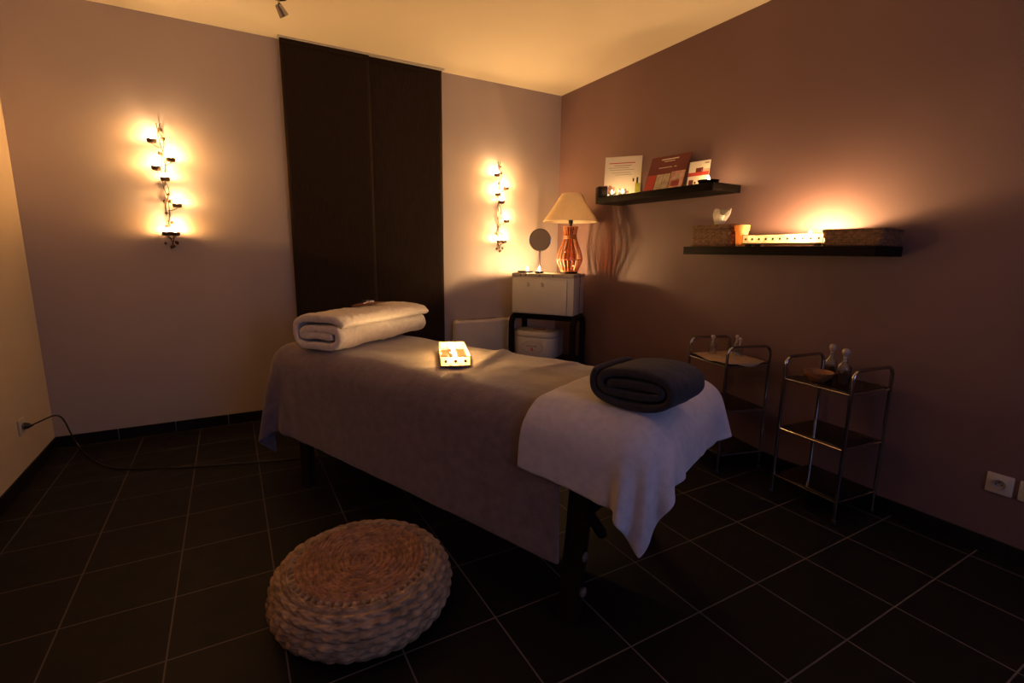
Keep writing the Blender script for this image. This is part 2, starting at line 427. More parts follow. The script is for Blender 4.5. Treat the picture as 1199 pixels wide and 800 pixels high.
# ------------------------------------------------------------------ outlets and cable
def outlet(name_loc, rz, label, plug=False):
    r = empty('wall_outlet', name_loc, rz, label, 'outlet')
    g = G().add(*box((0, -0.005, 0), (0.088, 0.010, 0.088), 0.004))
    obj('plate', g, M_WHITE, r)
    V, F = lathe([(0.0005, 0.006), (0.017, 0.006), (0.0195, 0.0), (0.0225, -0.0006), (0.0225, 0.0005)], 28, cap=False)
    obj('socket', G().add(V, F, 0, T(0, -0.0115, 0) @ RX(-PI / 2) @ T(0, 0, -0.006)), mat('socket_grey', (0.30, 0.27, 0.25), 0.5, var=0.05), r)
    g = G()
    for s in (-1, 1): g.add(*lathe([(0.0024, 0), (0.0024, 0.002)], 10), 0, T(0.0095 * s, -0.0125, 0) @ RX(PI / 2))
    g.add(*lathe([(0.002, 0), (0.002, 0.006)], 10), 0, T(0, -0.0118, 0.010) @ RX(PI / 2))
    obj('contacts', g, M_DARKPL, r)
    return r
outlet((0, -3.394, 0.326), -PI / 2, 'white wall socket on the right wall, fully in view')
outlet((0, -3.498, 0.326), -PI / 2, 'white wall socket at the right edge of the photo, cut off by the frame')
outlet((-W_ROOM, -0.512, 0.310), PI / 2, 'white wall socket on the left wall with a black plug in it')
cab = empty('power_cable', (-W_ROOM + 0.012, -0.512, 0.310), 0, 'black power cable from the left wall socket across the floor to the massage table', 'cable')
pp = [(0.03, 0, 0), (0.07, 0.03, 0.012), (0.10, 0.10, 0.016), (0.11, 0.18, -0.01), (0.11, 0.26, -0.07), (0.105, 0.33, -0.15), (0.12, 0.36, -0.24),
      (0.15, 0.34, -0.296), (0.19, 0.25, -0.304), (0.25, 0.12, -0.305), (0.36, -0.06, -0.305), (0.57, -0.165, -0.305), (0.83, -0.262, -0.305),
      (1.10, -0.342, -0.305), (1.43, -0.43, -0.305), (1.75, -0.55, -0.305)]
def smooth_path(P, it=3):
    P = [Vector(p) for p in P]
    for _ in range(it):
        Q = [P[0]]
        for a, b in zip(P, P[1:]): Q += [a * 0.75 + b * 0.25, a * 0.25 + b * 0.75]
        P = Q + [P[-1]]
    return P
obj('cord', G().add(*tube(smooth_path(pp), 0.0045, 8)), M_DARKPL, cab)
obj('plug', G().add(*lathe([(0.004, 0.042), (0.007, 0.034), (0.016, 0.02), (0.018, 0.0), (0.016, -0.004)][::-1], 18), 0, RY(PI / 2)), M_DARKPL, cab)

# ------------------------------------------------------------------ ceiling spotlight
sp_ = empty('ceiling_spotlight', (-2.455, -0.66, H_ROOM), 0, 'small chrome ceiling spotlight at the top edge of the photo', 'spotlight')
obj('canopy', G().add(*lathe([(0.045, 0.0), (0.045, -0.012), (0.02, -0.022)], 24)), M_CHROME, sp_)
obj('arm', G().add(*tube([(0, 0, -0.02), (0, 0, -0.06)], 0.006, 8)), M_CHROME, sp_)
obj('lamp_head', G().add(*lathe([(0.012, 0.035), (0.018, 0.03), (0.028, -0.03), (0.026, -0.03), (0.016, 0.02)], 24), 0, T(0.01, 0, -0.078) @ RY(-0.6) @ RX(0.3)), M_CHROME, sp_)

# ------------------------------------------------------------------ massage table and its cloths
DS = Vector((0.4, -0.917, 0)).normalized(); TS = Vector((-DS.y, DS.x, 0))
RZ_T = math.atan2(DS.y, DS.x)
S0, S1, T0, T1, ZT = -0.09, 2.12, -2.87, -2.12, 0.752
def st(s, t, z=0): return DS * s + TS * t + Vector((0, 0, z))
SC_, TC_ = (S0 + S1) / 2, (T0 + T1) / 2
org = st(SC_, TC_)
tb = empty('massage_table', org, RZ_T, 'massage table with dark wooden legs under the taupe blanket', 'massage table')
LS, LT = S1 - S0, T1 - T0
obj('mattress', G().add(*box((0, 0, ZT - 0.09), (LS, LT, 0.18), 0.084, 6)), M_FOAM, tb)
obj('frame', G().add(*box((0, LT / 2 - 0.04, ZT - 0.145), (LS - 0.10, 0.025, 0.09), 0.004)).add(*box((0, -LT / 2 + 0.04, ZT - 0.145), (LS - 0.10, 0.025, 0.09), 0.004))
    .add(*box((LS / 2 - 0.06, 0, ZT - 0.145), (0.025, LT - 0.08, 0.09), 0.004)).add(*box((-LS / 2 + 0.06, 0, ZT - 0.145), (0.025, LT - 0.08, 0.09), 0.004)), M_DARKWOOD, tb)
# fitted sheet: a skirt round the pad, hem at z = 0.5
def rrect(hx, hy, r, n=6):
    out = []
    for cx, cy_, a0 in ((hx - r, hy - r, 0), (-hx + r, hy - r, PI / 2), (-hx + r, -hy + r, PI), (hx - r, -hy + r, 1.5 * PI)):
        for i in range(n + 1):
            a = a0 + PI / 2 * i / n; out.append((cx + r * math.cos(a), cy_ + r * math.sin(a)))
    return out
V, F = [], []
rings = [(0.085 - 0.088 * math.sin(a), ZT - 0.085 + 0.087 * math.cos(a), 0) for a in np.linspace(0, PI / 2, 7)] + [(-0.004, ZT - 0.15, 0.003), (-0.005, 0.525, 0.006)]
per = None
for ins, z, wob in rings:
    q = rrect(LS / 2 - ins, LT / 2 - ins, 0.05)
    Q = []
    for a, b in zip(q, q[1:] + q[:1]):
        m = max(1, int(math.hypot(b[0] - a[0], b[1] - a[1]) / 0.06))
        m = 34 if abs(b[0] - a[0]) > 1.5 else (11 if abs(b[1] - a[1]) > 0.4 else 1)
        for i in range(m): Q.append((a[0] + (b[0] - a[0]) * i / m, a[1] + (b[1] - a[1]) * i / m))
    per = len(Q)
    for x, y in Q:
        w = wob * noise.noise(Vector((x * 7, y * 7, 3)))
        V.append((x * (1 + w), y * (1 + w), z + w))
for i in range(len(rings) - 1):
    for k in range(per): F.append((i * per + k, i * per + (k + 1) % per, (i + 1) * per + (k + 1) % per, (i + 1) * per + k))
F.append(tuple(range(per)))
obj('fitted_sheet', G().add(V, F), M_SHEET, tb)
# four legs, stretchers, knobs
def leg_geo(sx, sy_):
    P = [(sx * (LS / 2 - 0.24), sy_ * (LT / 2 - 0.055), ZT - 0.11), (sx * (LS / 2 - 0.255), sy_ * (LT / 2 - 0.04), 0.36), (sx * (LS / 2 - 0.275), sy_ * (LT / 2 - 0.03), 0.0)]
    g = G()
    V, F = [], []
    for i, p in enumerate(P):
        hw, hd = (0.045, 0.02) if i == 0 else (0.036, 0.02)
        for a, b in ((-1, -1), (1, -1), (1, 1), (-1, 1)): V.append((p[0] + a * hw, p[1] + b * hd, p[2]))
    for i in range(2):
        for k in range(4): F.append((i * 4 + k, i * 4 + (k + 1) % 4, (i + 1) * 4 + (k + 1) % 4, (i + 1) * 4 + k))
    F += [(3, 2, 1, 0), (8, 9, 10, 11)]
    g.add(V, F)
    return g
for sx in (-1, 1):
    for sy_ in (-1, 1):
        lg = obj('leg', leg_geo(sx, sy_), M_DARKWOOD, tb, smooth=False)
        for z in (0.125, 0.26):
            kx = sx * (LS / 2 - 0.268 + 0.0 * z); ky = sy_ * (LT / 2 - 0.012)
            obj('knob', G().add(*lathe([(0.006, 0), (0.016, 0.004), (0.018, 0.014), (0.010, 0.020)], 14), 0, T(kx + sx * 0.034, sy_ * (LT / 2 - 0.035), z) @ RY(sx * PI / 2)),
                mat('worn_brass_knob', (0.16, 0.12, 0.10), 0.5, metal=0.3, var=0.1), lg)
    obj('stretcher', G().add(*box((sx * (LS / 2 - 0.24), 0, 0.44), (0.03, LT - 0.12, 0.10), 0.004)), M_DARKWOOD, tb)
    for sy_ in (-1, 1):
        obj('brace', G().add(*tube([(sx * (LS / 2 - 0.24), sy_ * (LT / 2 - 0.08), 0.40), (sx * (LS / 2 - 0.24), sy_ * (LT / 2 - 0.20), 0.26)], 0.02, 6)), M_DARKWOOD, tb)
obj('side_brace', G().add(*tube([(-LS / 2 + 0.22, 0, 0.36), (LS / 2 - 0.22, 0, 0.36)], 0.018, 8)), M_DARKWOOD, tb)

RAD_T = 0.085
def drape(quad, nu, nv, zstart, inset, frames=170, iters=24, gap=0.008, seed=1, bend=0.12, wrinkle=0.004, relax=4):
    """drop a woven rectangle onto the padded table (local frame) and return its grid"""
    q = np.array(quad, float)
    U, Vv = np.meshgrid(np.linspace(0, 1, nu), np.linspace(0, 1, nv), indexing='ij')
    XY = ((1 - U) * (1 - Vv))[..., None] * q[0] + (U * (1 - Vv))[..., None] * q[1] + (U * Vv)[..., None] * q[2] + ((1 - U) * Vv)[..., None] * q[3]
    X = np.zeros((nu, nv, 3)); X[..., :2] = XY; X[..., 2] = zstart
    rg = np.random.default_rng(seed)
    sm = rg.normal(size=(nu, nv))
    for _ in range(6): sm = (sm + np.roll(sm, 1, 0) + np.roll(sm, -1, 0) + np.roll(sm, 1, 1) + np.roll(sm, -1, 1)) / 5
    X[..., 2] += sm / max(1e-6, sm.std()) * wrinkle
    flat = X.copy(); flat[..., 2] = 0
    L1 = np.linalg.norm(flat[1:] - flat[:-1], axis=-1); L2 = np.linalg.norm(flat[:, 1:] - flat[:, :-1], axis=-1)
    B1 = np.linalg.norm(flat[2:] - flat[:-2], axis=-1); B2 = np.linalg.norm(flat[:, 2:] - flat[:, :-2], axis=-1)
    D1 = np.linalg.norm(flat[1:, 1:] - flat[:-1, :-1], axis=-1); D2 = np.linalg.norm(flat[1:, :-1] - flat[:-1, 1:], axis=-1)
    h = np.array([LS / 2 + gap, LT / 2 + gap]); rad = RAD_T + gap
    zt = ZT + gap
    P = X.copy()
    def con(a, b, l, k):
        d = b - a; n = np.linalg.norm(d, axis=-1); c = (d * ((n - l) / np.maximum(n, 1e-9))[..., None]) * (0.5 * k)
        a += c; b -= c
    for fr in range(frames):
        vel = (X - P) * 0.95; P = X.copy(); X = X + vel; X[..., 2] -= 0.0005 * (1 if fr < frames - 30 else 0.15)
        for it in range(iters):
            for o in (0, 1):
                con(X[o:-1:2], X[o + 1::2], L1[o::2], 1.0)
                con(X[:, o:-1:2], X[:, o + 1::2], L2[:, o::2], 1.0)
            if it % 3 == 0:
                for o in (0, 1, 2, 3):
                    e = X[o + 2::4]; con(X[o:-2:4][:len(e)], e, B1[o::4][:len(e)], bend)
                    e = X[:, o + 2::4]; con(X[:, o:-2:4][:, :e.shape[1]], e, B2[:, o::4][:, :e.shape[1]], bend)
                for o in (0, 1):
                    con(X[o:-1:2, :-1], X[o + 1::2, 1:], D1[o::2], 0.06); con(X[o:-1:2, 1:], X[o + 1::2, :-1], D2[o::2], 0.06)
            # rounded slab collision
            dxy = np.abs(X[..., :2]) - (h - rad); dz = X[..., 2] - (zt - rad)
            dd = np.stack([dxy[..., 0], dxy[..., 1], dz], -1)
            out = np.maximum(dd, 0); ln = np.linalg.norm(out, axis=-1)
            inside = (ln < rad)
            mx = dd.max(-1)
            core = inside & (mx <= 0)
            X[..., 2][core] = zt
            m2 = inside & ~core
            sc = np.where(m2, rad / np.maximum(ln, 1e-9), 1.0)[..., None]
            sg = np.sign(X[..., :2])
            tgt = np.concatenate([sg * ((h - rad) + out[..., :2] * sc), ((zt - rad) + out[..., 2:] * sc)], -1)
            pos = dd > 0
            X = np.where(m2[..., None] & pos, tgt, X)
            hit = inside[..., None]
            P = np.where(hit, P + (X - P) * 0.75, P)     # cloth friction
            X[..., 2] = np.maximum(X[..., 2], 0.02)
    for _ in range(relax):
        Y = X.copy()
        Y[1:-1] = 0.5 * X[1:-1] + 0.25 * (X[2:] + X[:-2]); X = Y.copy()
        Y[:, 1:-1] = 0.5 * X[:, 1:-1] + 0.25 * (X[:, 2:] + X[:, :-2]); X = Y
    return X
def cloth(name, X, thick, m, parent=None, loc=(0, 0, 0), rz=0, amp=0.0, sc=9.0, seed=0.0, levels=1):
    nu, nv = X.shape[:2]
    V = X.reshape(-1, 3).copy()
    if amp:
        for i in range(len(V)):
            V[i, 2] += amp * noise.noise(Vector((V[i, 0] * sc + seed, V[i, 1] * sc, V[i, 2] * sc)))
    F = []
    for i in range(nu - 1):
        for j in range(nv - 1):
            a = i * nv + j; F.append((a, a + nv, a + nv + 1, a + 1))
    o = obj(name, G().add([tuple(p) for p in V], F), m, parent, loc, (0, 0, rz), angle=180)
    md = o.modifiers.new('solid', 'SOLIDIFY'); md.thickness = thick; md.offset = 1.0
    sub(o, levels)
    return o
# blanket: hangs far down at the head end and both long sides, ends short of the foot end
ls0, ls1 = S0 - SC_, S1 - SC_
BX1 = 1.830 - SC_
Xb = drape([(-LS / 2 - 0.25, -LT / 2 - 0.44), (BX1 + 0.02, -LT / 2 - 0.505), (BX1 - 0.02, LT / 2 + 0.47), (-LS / 2 - 0.30, LT / 2 + 0.45)], 96, 70, ZT + 0.03, 0, frames=200, seed=3, gap=0.014)
top = (np.abs(Xb[..., 0]) < LS / 2 - 0.03) & (np.abs(Xb[..., 1]) < LT / 2 - 0.03)
# a soft crease running slantwise over the top
cr = np.exp(-(((Xb[..., 0] - 0.10) + 0.35 * (Xb[..., 1] - 0.1)) / 0.028) ** 2) * np.clip((Xb[..., 1] + 0.28) * 4, 0, 1)
cr2 = np.exp(-(((Xb[..., 0] - 0.38) - 0.25 * (Xb[..., 1])) / 0.02) ** 2) * np.clip((Xb[..., 1] + 0.05) * 4, 0, 1)
Xb[..., 2] += np.where(top, cr * 0.016 + cr2 * 0.008, 0)
bl = cloth('blanket', Xb, 0.008, M_BLANKET, None, org, RZ_T, amp=0.006, sc=7)
tag(bl, 'taupe fleece blanket draped over the massage table down to the sides', 'blanket')
# pale towel over the foot end
def lt(s, t): return (s - SC_, t - TC_)
Xt = drape([lt(1.635, T0 - 0.205), lt(S1 + 0.125, T0 - 0.25), lt(S1 + 0.175, T1 + 0.07), lt(1.66, T1 + 0.04)], 54, 62, ZT + 0.05, 0, frames=200, seed=9, gap=0.034, bend=0.30, wrinkle=0.003)
lt_o = cloth('towel', Xt, 0.006, M_LTOWEL, None, org, RZ_T, amp=0.004, sc=14, seed=4)
tag(lt_o, 'pale lilac towel spread over the foot end of the table, one corner hanging down', 'towel')

# ------------------------------------------------------------------ folded towels
def folded(name, w, h, ln, thick, turns, m, loc, rz, label, power=2.6, nl=40, amp=0.006, sc=26, start=0.0, dens=70, taper=0.05, sag=0.0):
    """a flat-rolled towel: one ribbon wound into a flattened spiral (x-z) and drawn out along y"""
    n = int(dens * turns); pts = []
    for i in range(n + 1):
        ph = start + 2 * PI * turns * i / n
        k = (ph - start) / (2 * PI)
        a = max(0.012, w / 2 - thick * k - thick / 2); b = max(0.003, h / 2 - thick * k - thick / 2)
        c, s = math.cos(ph), math.sin(ph)
        pts.append(Vector((a * math.copysign(abs(c) ** (2 / power), c), 0, h / 2 + b * math.copysign(abs(s) ** (2 / power), s))))
    lo = min(p.z for p in pts) - thick * 0.47; hi = max(p.z for p in pts) + thick * 0.47
    for p in pts: p.z = (p.z - thick * 0.47 - lo) * (h - thick * 0.94) / (hi - lo - thick * 0.94) + thick * 0.47
    # even spacing along the ribbon
    seg = [0]
    for a, b in zip(pts, pts[1:]): seg.append(seg[-1] + (b - a).length)
    N = int(seg[-1] / 0.011); Q = []; j = 0
    for i in range(N + 1):
        d = seg[-1] * i / N
        while j < len(seg) - 2 and seg[j + 1] < d: j += 1
        t = (d - seg[j]) / max(1e-9, seg[j + 1] - seg[j]); Q.append(pts[j].lerp(pts[j + 1], t))
    ring = []
    nr = []
    for i in range(len(Q)):
        a, b = Q[max(0, i - 1)], Q[min(len(Q) - 1, i + 1)]
        t = (b - a).normalized(); nr.append(Vector((t.z, 0, -t.x)))
    e = thick * 0.47
    outer = [q + n_ * e for q, n_ in zip(Q, nr)]; inner = [q - n_ * e for q, n_ in zip(Q, nr)]
    loop = outer + inner[::-1]
    V, F = [], []
    for k in range(nl + 1):
        y = -ln / 2 + ln * k / nl
        ed = min(k, nl - k) / nl * ln
        sh = 1 - taper * math.exp(-(ed / 0.02) ** 1.0)
        for p in loop:
            pz = p.z * sh - sag * (abs(y) / (ln / 2)) ** 3
            V.append(Vector((p.x * sh, y, pz)))
    mm = len(loop)
    for k in range(nl):
        for i in range(mm):
            F.append((k * mm + i, k * mm + (i + 1) % mm, (k + 1) * mm + (i + 1) % mm, (k + 1) * mm + i))
    no = len(outer)
    for base, fl in ((0, False), (nl * mm, True)):
        for i in range(no - 1):
            fc = (base + i, base + mm - 1 - i, base + mm - 2 - i, base + i + 1)
            F.append(fc[::-1] if fl else fc)
    cz = Vector((0, 0, h / 2))
    for v in V:
        nz = noise.noise(v * sc + Vector((3, loc[0] * 10, 1))) + 0.7 * noise.noise(v * sc * 3.1)
        d = (v - Vector((0, v.y * 0.8, h / 2))); d.normalize()
        big = noise.noise(v * 5.5 + Vector((9, 2, 4)))
        v += d * (nz * amp + big * amp * 1.6)
        v.z = max(v.z, 0.002)
    o = obj(name, G().add(V, F), m, None, loc, (0, 0, rz), angle=180)
    sub(o, 1)
    tag(o, label, 'towel')
    return o
# cream towel at the head end: long axis y -> direction (0.81, 0.59)
wt_rz = math.atan2(0.585, 0.81) - PI / 2
wt = folded('towel', 0.40, 0.190, 0.745, 0.042, 1.95, M_WTOWEL, (-2.160, -1.225, ZT + 0.026), wt_rz,
       'thick cream towel folded into a long bundle at the head of the table', power=3.4, nl=80, amp=0.0070, sc=38, start=PI * 0.1)
dt_rz = math.atan2(0.32, 0.95) - PI / 2
folded('towel', 0.325, 0.138, 0.25, 0.027, 2.2, M_DTOWEL, (-1.642, -2.925, ZT + 0.044), dt_rz,
       'charcoal towel rolled up and lying on the pale towel at the foot end', power=2.5, nl=30, amp=0.003, sc=30, start=PI * 0.85)

# carved ornament lying on the cream towel
orn = empty('ornament', (-2.135, -1.195, ZT + 0.026 + 0.1975), math.atan2(0.59, 0.81), 'small brown carved ornament with a pale ribbon lying on the cream towel', 'ornament')
def blade(L_, W_, H_, n=12):
    V, F = [], []
    for i in range(n + 1):
        t = i / n; x = -L_ / 2 + L_ * t; w = W_ * math.sin(PI * min(1, max(0, 0.12 + 0.8 * t))) * 0.5 + 0.004
        z = H_ * math.sin(PI * t)
        V += [(x, -w, z), (x, w, z), (x, w * 0.8, z + 0.006), (x, -w * 0.8, z + 0.006)]
    for i in range(n):
        for k in range(4): F.append((i * 4 + k, i * 4 + (k + 1) % 4, (i + 1) * 4 + (k + 1) % 4, (i + 1) * 4 + k))
    F += [(3, 2, 1, 0), tuple(n * 4 + k for k in range(4))]
    return V, F
obj('plaque', G().add(*blade(0.26, 0.075, 0.006)), M_TAG, orn)
obj('ribbon', G().add(*tube(smooth_path([(-0.06, -0.01, 0.010), (-0.02, 0.0, 0.016), (0.02, -0.012, 0.014), (0.055, 0.012, 0.016), (0.01, 0.02, 0.018), (-0.02, -0.004, 0.019)], 2), 0.005, 6)), M_CARDW, orn)
obj('cord_bow', G().add(*tube(smooth_path([(-0.01, 0.01, 0.018), (0.01, 0.03, 0.026), (0.03, 0.02, 0.024), (0.0, 0.0, 0.018), (-0.03, 0.02, 0.022), (-0.015, 0.034, 0.024), (0.0, 0.01, 0.02)], 2), 0.003, 6)), M_DARKPL, orn)

# ------------------------------------------------------------------ candle boxes (translucent panels with dark rosettes in a metal frame)
def candle_box(loc, rz, LX, LY, HZ, nx, ny, label, foot=False, name='candle_box', lidless=True):
    """LX along local x, LY along local y; nx / ny rosettes on the long and short panels"""
    r = empty(name, loc, rz, label, 'candle holder')
    z0 = 0.012 if foot else 0.0
    obj('base_plate', G().add(*box((0, 0, z0 + 0.0025), (LX, LY, 0.005), 0.001)), M_BRASS, r)
    e = 0.0022
    g = G()
    for sx in (-1, 1):
        for sy_ in (-1, 1): g.add(*tube([(sx * LX / 2, sy_ * LY / 2, z0), (sx * LX / 2, sy_ * LY / 2, z0 + HZ)], e, 6))
    for z in (z0 + 0.004, z0 + HZ):
        for s in (-1, 1):
            g.add(*tube([(-LX / 2, s * LY / 2, z), (LX / 2, s * LY / 2, z)], e, 6)); g.add(*tube([(s * LX / 2, -LY / 2, z), (s * LX / 2, LY / 2, z)], e, 6))
    obj('rim', g, M_BRASS, r)
    def panel_(axis, s, ln, n):
        g = G()
        for i in range(n):
            x = -ln / 2 + ln * (i + 0.5) / n
            if axis == 'x': g.add(*box((x, s * LY / 2, z0 + HZ / 2 + 0.002), (ln / n - 0.002, 0.0025, HZ - 0.006), 0.0005, 1), 0)
            else: g.add(*box((s * LX / 2, x, z0 + HZ / 2 + 0.002), (0.0025, ln / n - 0.002, HZ - 0.006), 0.0005, 1), 0)
            rr = min(HZ, ln / n) * 0.17
            V, F = lathe([(rr * 0.35, 0.0), (rr, 0.0004), (rr * 0.9, 0.0012), (rr * 0.3, 0.0016)], 12)
            if axis == 'x': M = T(x, s * (LY / 2 + 0.0012), z0 + HZ / 2 + 0.002) @ RX(-s * PI / 2)
            else: M = T(s * (LX / 2 + 0.0012), x, z0 + HZ / 2 + 0.002) @ RY(s * PI / 2)
            g.add(V, F, 1, M)
            for q in range(6):
                a = q * PI / 3; pr = rr * 1.55
                dx, dz = pr * math.cos(a), pr * math.sin(a)
                V2, F2 = lathe([(rr * 0.22, 0.0), (rr * 0.3, 0.0006), (rr * 0.1, 0.001)], 8)
                if axis == 'x': M = T(x + dx, s * (LY / 2 + 0.0012), z0 + HZ / 2 + 0.002 + dz) @ RX(-s * PI / 2)
                else: M = T(s * (LX / 2 + 0.0012), x + dx, z0 + HZ / 2 + 0.002 + dz) @ RY(s * PI / 2)
                g.add(V2, F2, 1, M)
        obj('panel', g, [M_PEARL if foot else M_PEARLC, M_IRON], r)
    for s in (-1, 1):
        panel_('x', s, LX, nx); panel_('y', s, LY, ny)
    if foot:
        for s in (-1, 1):
            for s2 in (-1, 1):
                obj('foot', G().add(*box((s * (LX / 2 - 0.03), s2 * (LY / 2 - 0.012), z0 / 2), (0.03, 0.018, z0), 0.002)), M_DARKPL, r)
    return r
# on the table
cb_c = Vector((-1.920, -1.925, ZT + 0.0295)); cb_rz = math.atan2(-0.362, -0.130) + PI
candle_box(cb_c, cb_rz, 0.37, 0.130, 0.046, 7, 3, 'small metal and pearl candle box glowing on the taupe blanket')
ca = Vector((math.cos(cb_rz), math.sin(cb_rz), 0))
for i, k in enumerate((0.12, 0.0, -0.12)):
    tealight(cb_c + ca * k + Vector((0, 0, 0.006)), 'lit tealight in the candle box on the blanket, %s the viewer' % ('farthest from', 'second nearest', 'nearest')[i] if i != 1 else
             'lit tealight in the middle of the candle box on the blanket', 'tealights in the table candle box', 620, h=0.022, r=0.0058, wax_h=0.021)

# ------------------------------------------------------------------ pouf
def pouf(loc, label):
    R, Hh = 0.318, 0.205
    # outline (r, z) from the centre of the top down to the floor
    ctrl = [(0.0, 0.186), (0.06, 0.187), (0.15, 0.192), (0.235, 0.196), (0.262, 0.190), (0.283, 0.176), (0.303, 0.150), (0.316, 0.112), (0.314, 0.075), (0.298, 0.040), (0.272, 0.014), (0.25, 0.004), (0.20, 0.002), (0.0, 0.002)]
    P = [Vector((r, 0, z)) for r, z in ctrl]
    P = smooth_path(P, 3)
    seg = [0]
    for a, b in zip(P, P[1:]): seg.append(seg[-1] + (b - a).length)
    # row boundaries by arc length: fine coils on top, broad plaits on the wall
    rows = []
    d = 0
    while d < 0.222: rows.append((d, d + 0.0205, 0)); d += 0.0205
    rows.append((d, d + 0.017, 2)); d += 0.017          # the open row of holes near the rim
    while d < 0.48: rows.append((d, d + 0.0285, 1)); d += 0.0285
    rows.append((d, seg[-1], 3))
    NT = 420; V = []; lines = []
    def at(dv):
        j = 0
        lo, hi = 0, len(seg) - 2
        while lo < hi:
            m = (lo + hi) // 2
            if seg[m + 1] < dv: lo = m + 1
            else: hi = m
        j = lo; t = (dv - seg[j]) / max(1e-9, seg[j + 1] - seg[j]); p = P[j].lerp(P[j + 1], min(1, max(0, t)))
        tg = (P[j + 1] - P[j]).normalized()
        return p, Vector((-tg.z, 0, tg.x)) if True else None
    th = np.linspace(0, 2 * PI, NT, endpoint=False)
    allrows = []
    for ri, (a, b, kind) in enumerate(rows):
        sub_n = 9 if kind < 2 else (4 if kind == 2 else 6)
        for k in range(sub_n):
            u = k / sub_n
            dv = a + (b - a) * u
            p, nn = at(dv)
            nn = Vector((-nn.x, 0, -nn.z))
            if nn.z < 0 and p.z > 0.1 and p.x < 0.25: nn = -nn
            if nn.x < 0 and p.x > 0.26: nn = -nn
            rm = max(p.x, 0.01)
            if kind in (0, 1):
                cnt = max(6, round(2 * PI * max(rm, 0.02) / (0.032 if kind == 0 else 0.056)))
                amp = (0.0125 + 0.004 * (ri % 3 == 0)) if kind == 0 else 0.0145
                ph = ri * 1.7
                # two mirrored slanting strands per row make the plait
                v1 = abs(math.sin(PI * u))
                s = 1 if u < 0.5 else -1
                wv = 0.5 + 0.5 * np.cos(th * cnt + ph + s * (u - 0.5) * 5.0)
                hgt = amp * (v1 ** 0.55) * (0.35 + 0.65 * wv ** 0.6) - amp * 0.6
                jit = 0.0018 * np.sin(th * 3 + ri) + 0.0012 * np.sin(th * 7 + 2 * ri)
                disp = hgt + jit
            elif kind == 2:
                cnt = 52
                disp = -0.003 - 0.030 * math.sin(PI * u) * (np.sin(th * cnt / 2) ** 2 > 0.40)
            else:
                disp = np.zeros(NT)
            allrows.append([(max(0.0005, p.x + nn.x * q) , p.z + nn.z * q) for q in disp])
    V = []
    for rw in allrows:
        for k in range(NT):
            r, z = rw[k]; V.append((r * math.cos(th[k]), r * math.sin(th[k]), max(0.001, z)))
    F = []
    for i in range(len(allrows) - 1):
        for k in range(NT):
            k2 = (k + 1) % NT; F.append((i * NT + k, i * NT + k2, (i + 1) * NT + k2, (i + 1) * NT + k))
    F.append(tuple(range(NT)))
    F.append(tuple((len(allrows) - 1) * NT + k for k in range(NT))[::-1])
    g = G().add(V, F); ntop = sum(1 for rw in rows if rw[2] == 0) * 9
    g.m = [1 if k // NT < ntop else 0 for k in range(len(F))]
    o = obj('pouf', g, [M_STRAW, M_STRAWT], None, loc, (0, 0, 0.4), angle=180)
    return tag(o, label, 'pouf')
pouf((-2.488, -2.415, 0), 'round plaited straw floor pouf in front of the massage table')

# ------------------------------------------------------------------ corner: radiator, stand, appliance, cabinet
rd = empty('radiator', (-0.83, -0.025, 0.10), 0, 'low white radiator on the back wall, left of the black stand', 'radiator')
obj('body', G().add(*box((0, -0.05, 0.292), (0.62, 0.085, 0.585), 0.03, 5)), M_RAD, rd)
g = G()
for i in range(14): g.add(*box((-0.26 + i * 0.04, -0.05, 0.5855), (0.026, 0.05, 0.003), 0.001, 1))
obj('vent_grille', g, mat('vent_grey', (0.3, 0.28, 0.26), 0.6), rd)
obj('wall_bracket', G().add(*box((-0.2, -0.004, 0.3), (0.03, 0.02, 0.3), 0.002)).add(*box((0.2, -0.004, 0.3), (0.03, 0.02, 0.3), 0.002)), M_RAD, rd)
obj('foot', G().add(*box((-0.24, -0.05, -0.045), (0.04, 0.08, 0.11), 0.006)).add(*box((0.24, -0.05, -0.045), (0.04, 0.08, 0.11), 0.006)), M_RAD, rd)

KX, KY, KRZ = -0.372, -0.412, math.atan2(-0.81, 0.59)
ST_Z = 0.752
sd = empty('side_table', (KX, KY, 0), KRZ, 'black arched-leg stand carrying the cream cabinet in the corner', 'stand')
def loop_frame(x):
    yd, r = 0.150, 0.075
    zt = ST_Z - 0.028
    pts = [(x, -yd, 0.0), (x, -yd, 0.3)] + [(x, p[1], p[2]) for p in arc((-yd + r, zt - r), r, PI, PI / 2, 8, 'yz')] + \
          [(x, p[1], p[2]) for p in arc((yd - r, zt - r), r, PI / 2, 0, 8, 'yz')] + [(x, yd, 0.3), (x, yd, 0.0)]
    V, F = tube(pts, 0.026, 12)
    return V, F
for s in (-1, 1):
    obj('side_frame', G().add(*loop_frame(s * 0.285)), M_BLKWOOD, sd)
for y in (-0.09, 0.09):
    obj('top_rail', G().add(*box((0, y, ST_Z - 0.025), (0.57, 0.05, 0.050), 0.008)), M_BLKWOOD, sd)
obj('low_shelf', G().add(*box((0, 0, 0.345), (0.57, 0.30, 0.03), 0.006)), M_BLKWOOD, sd)

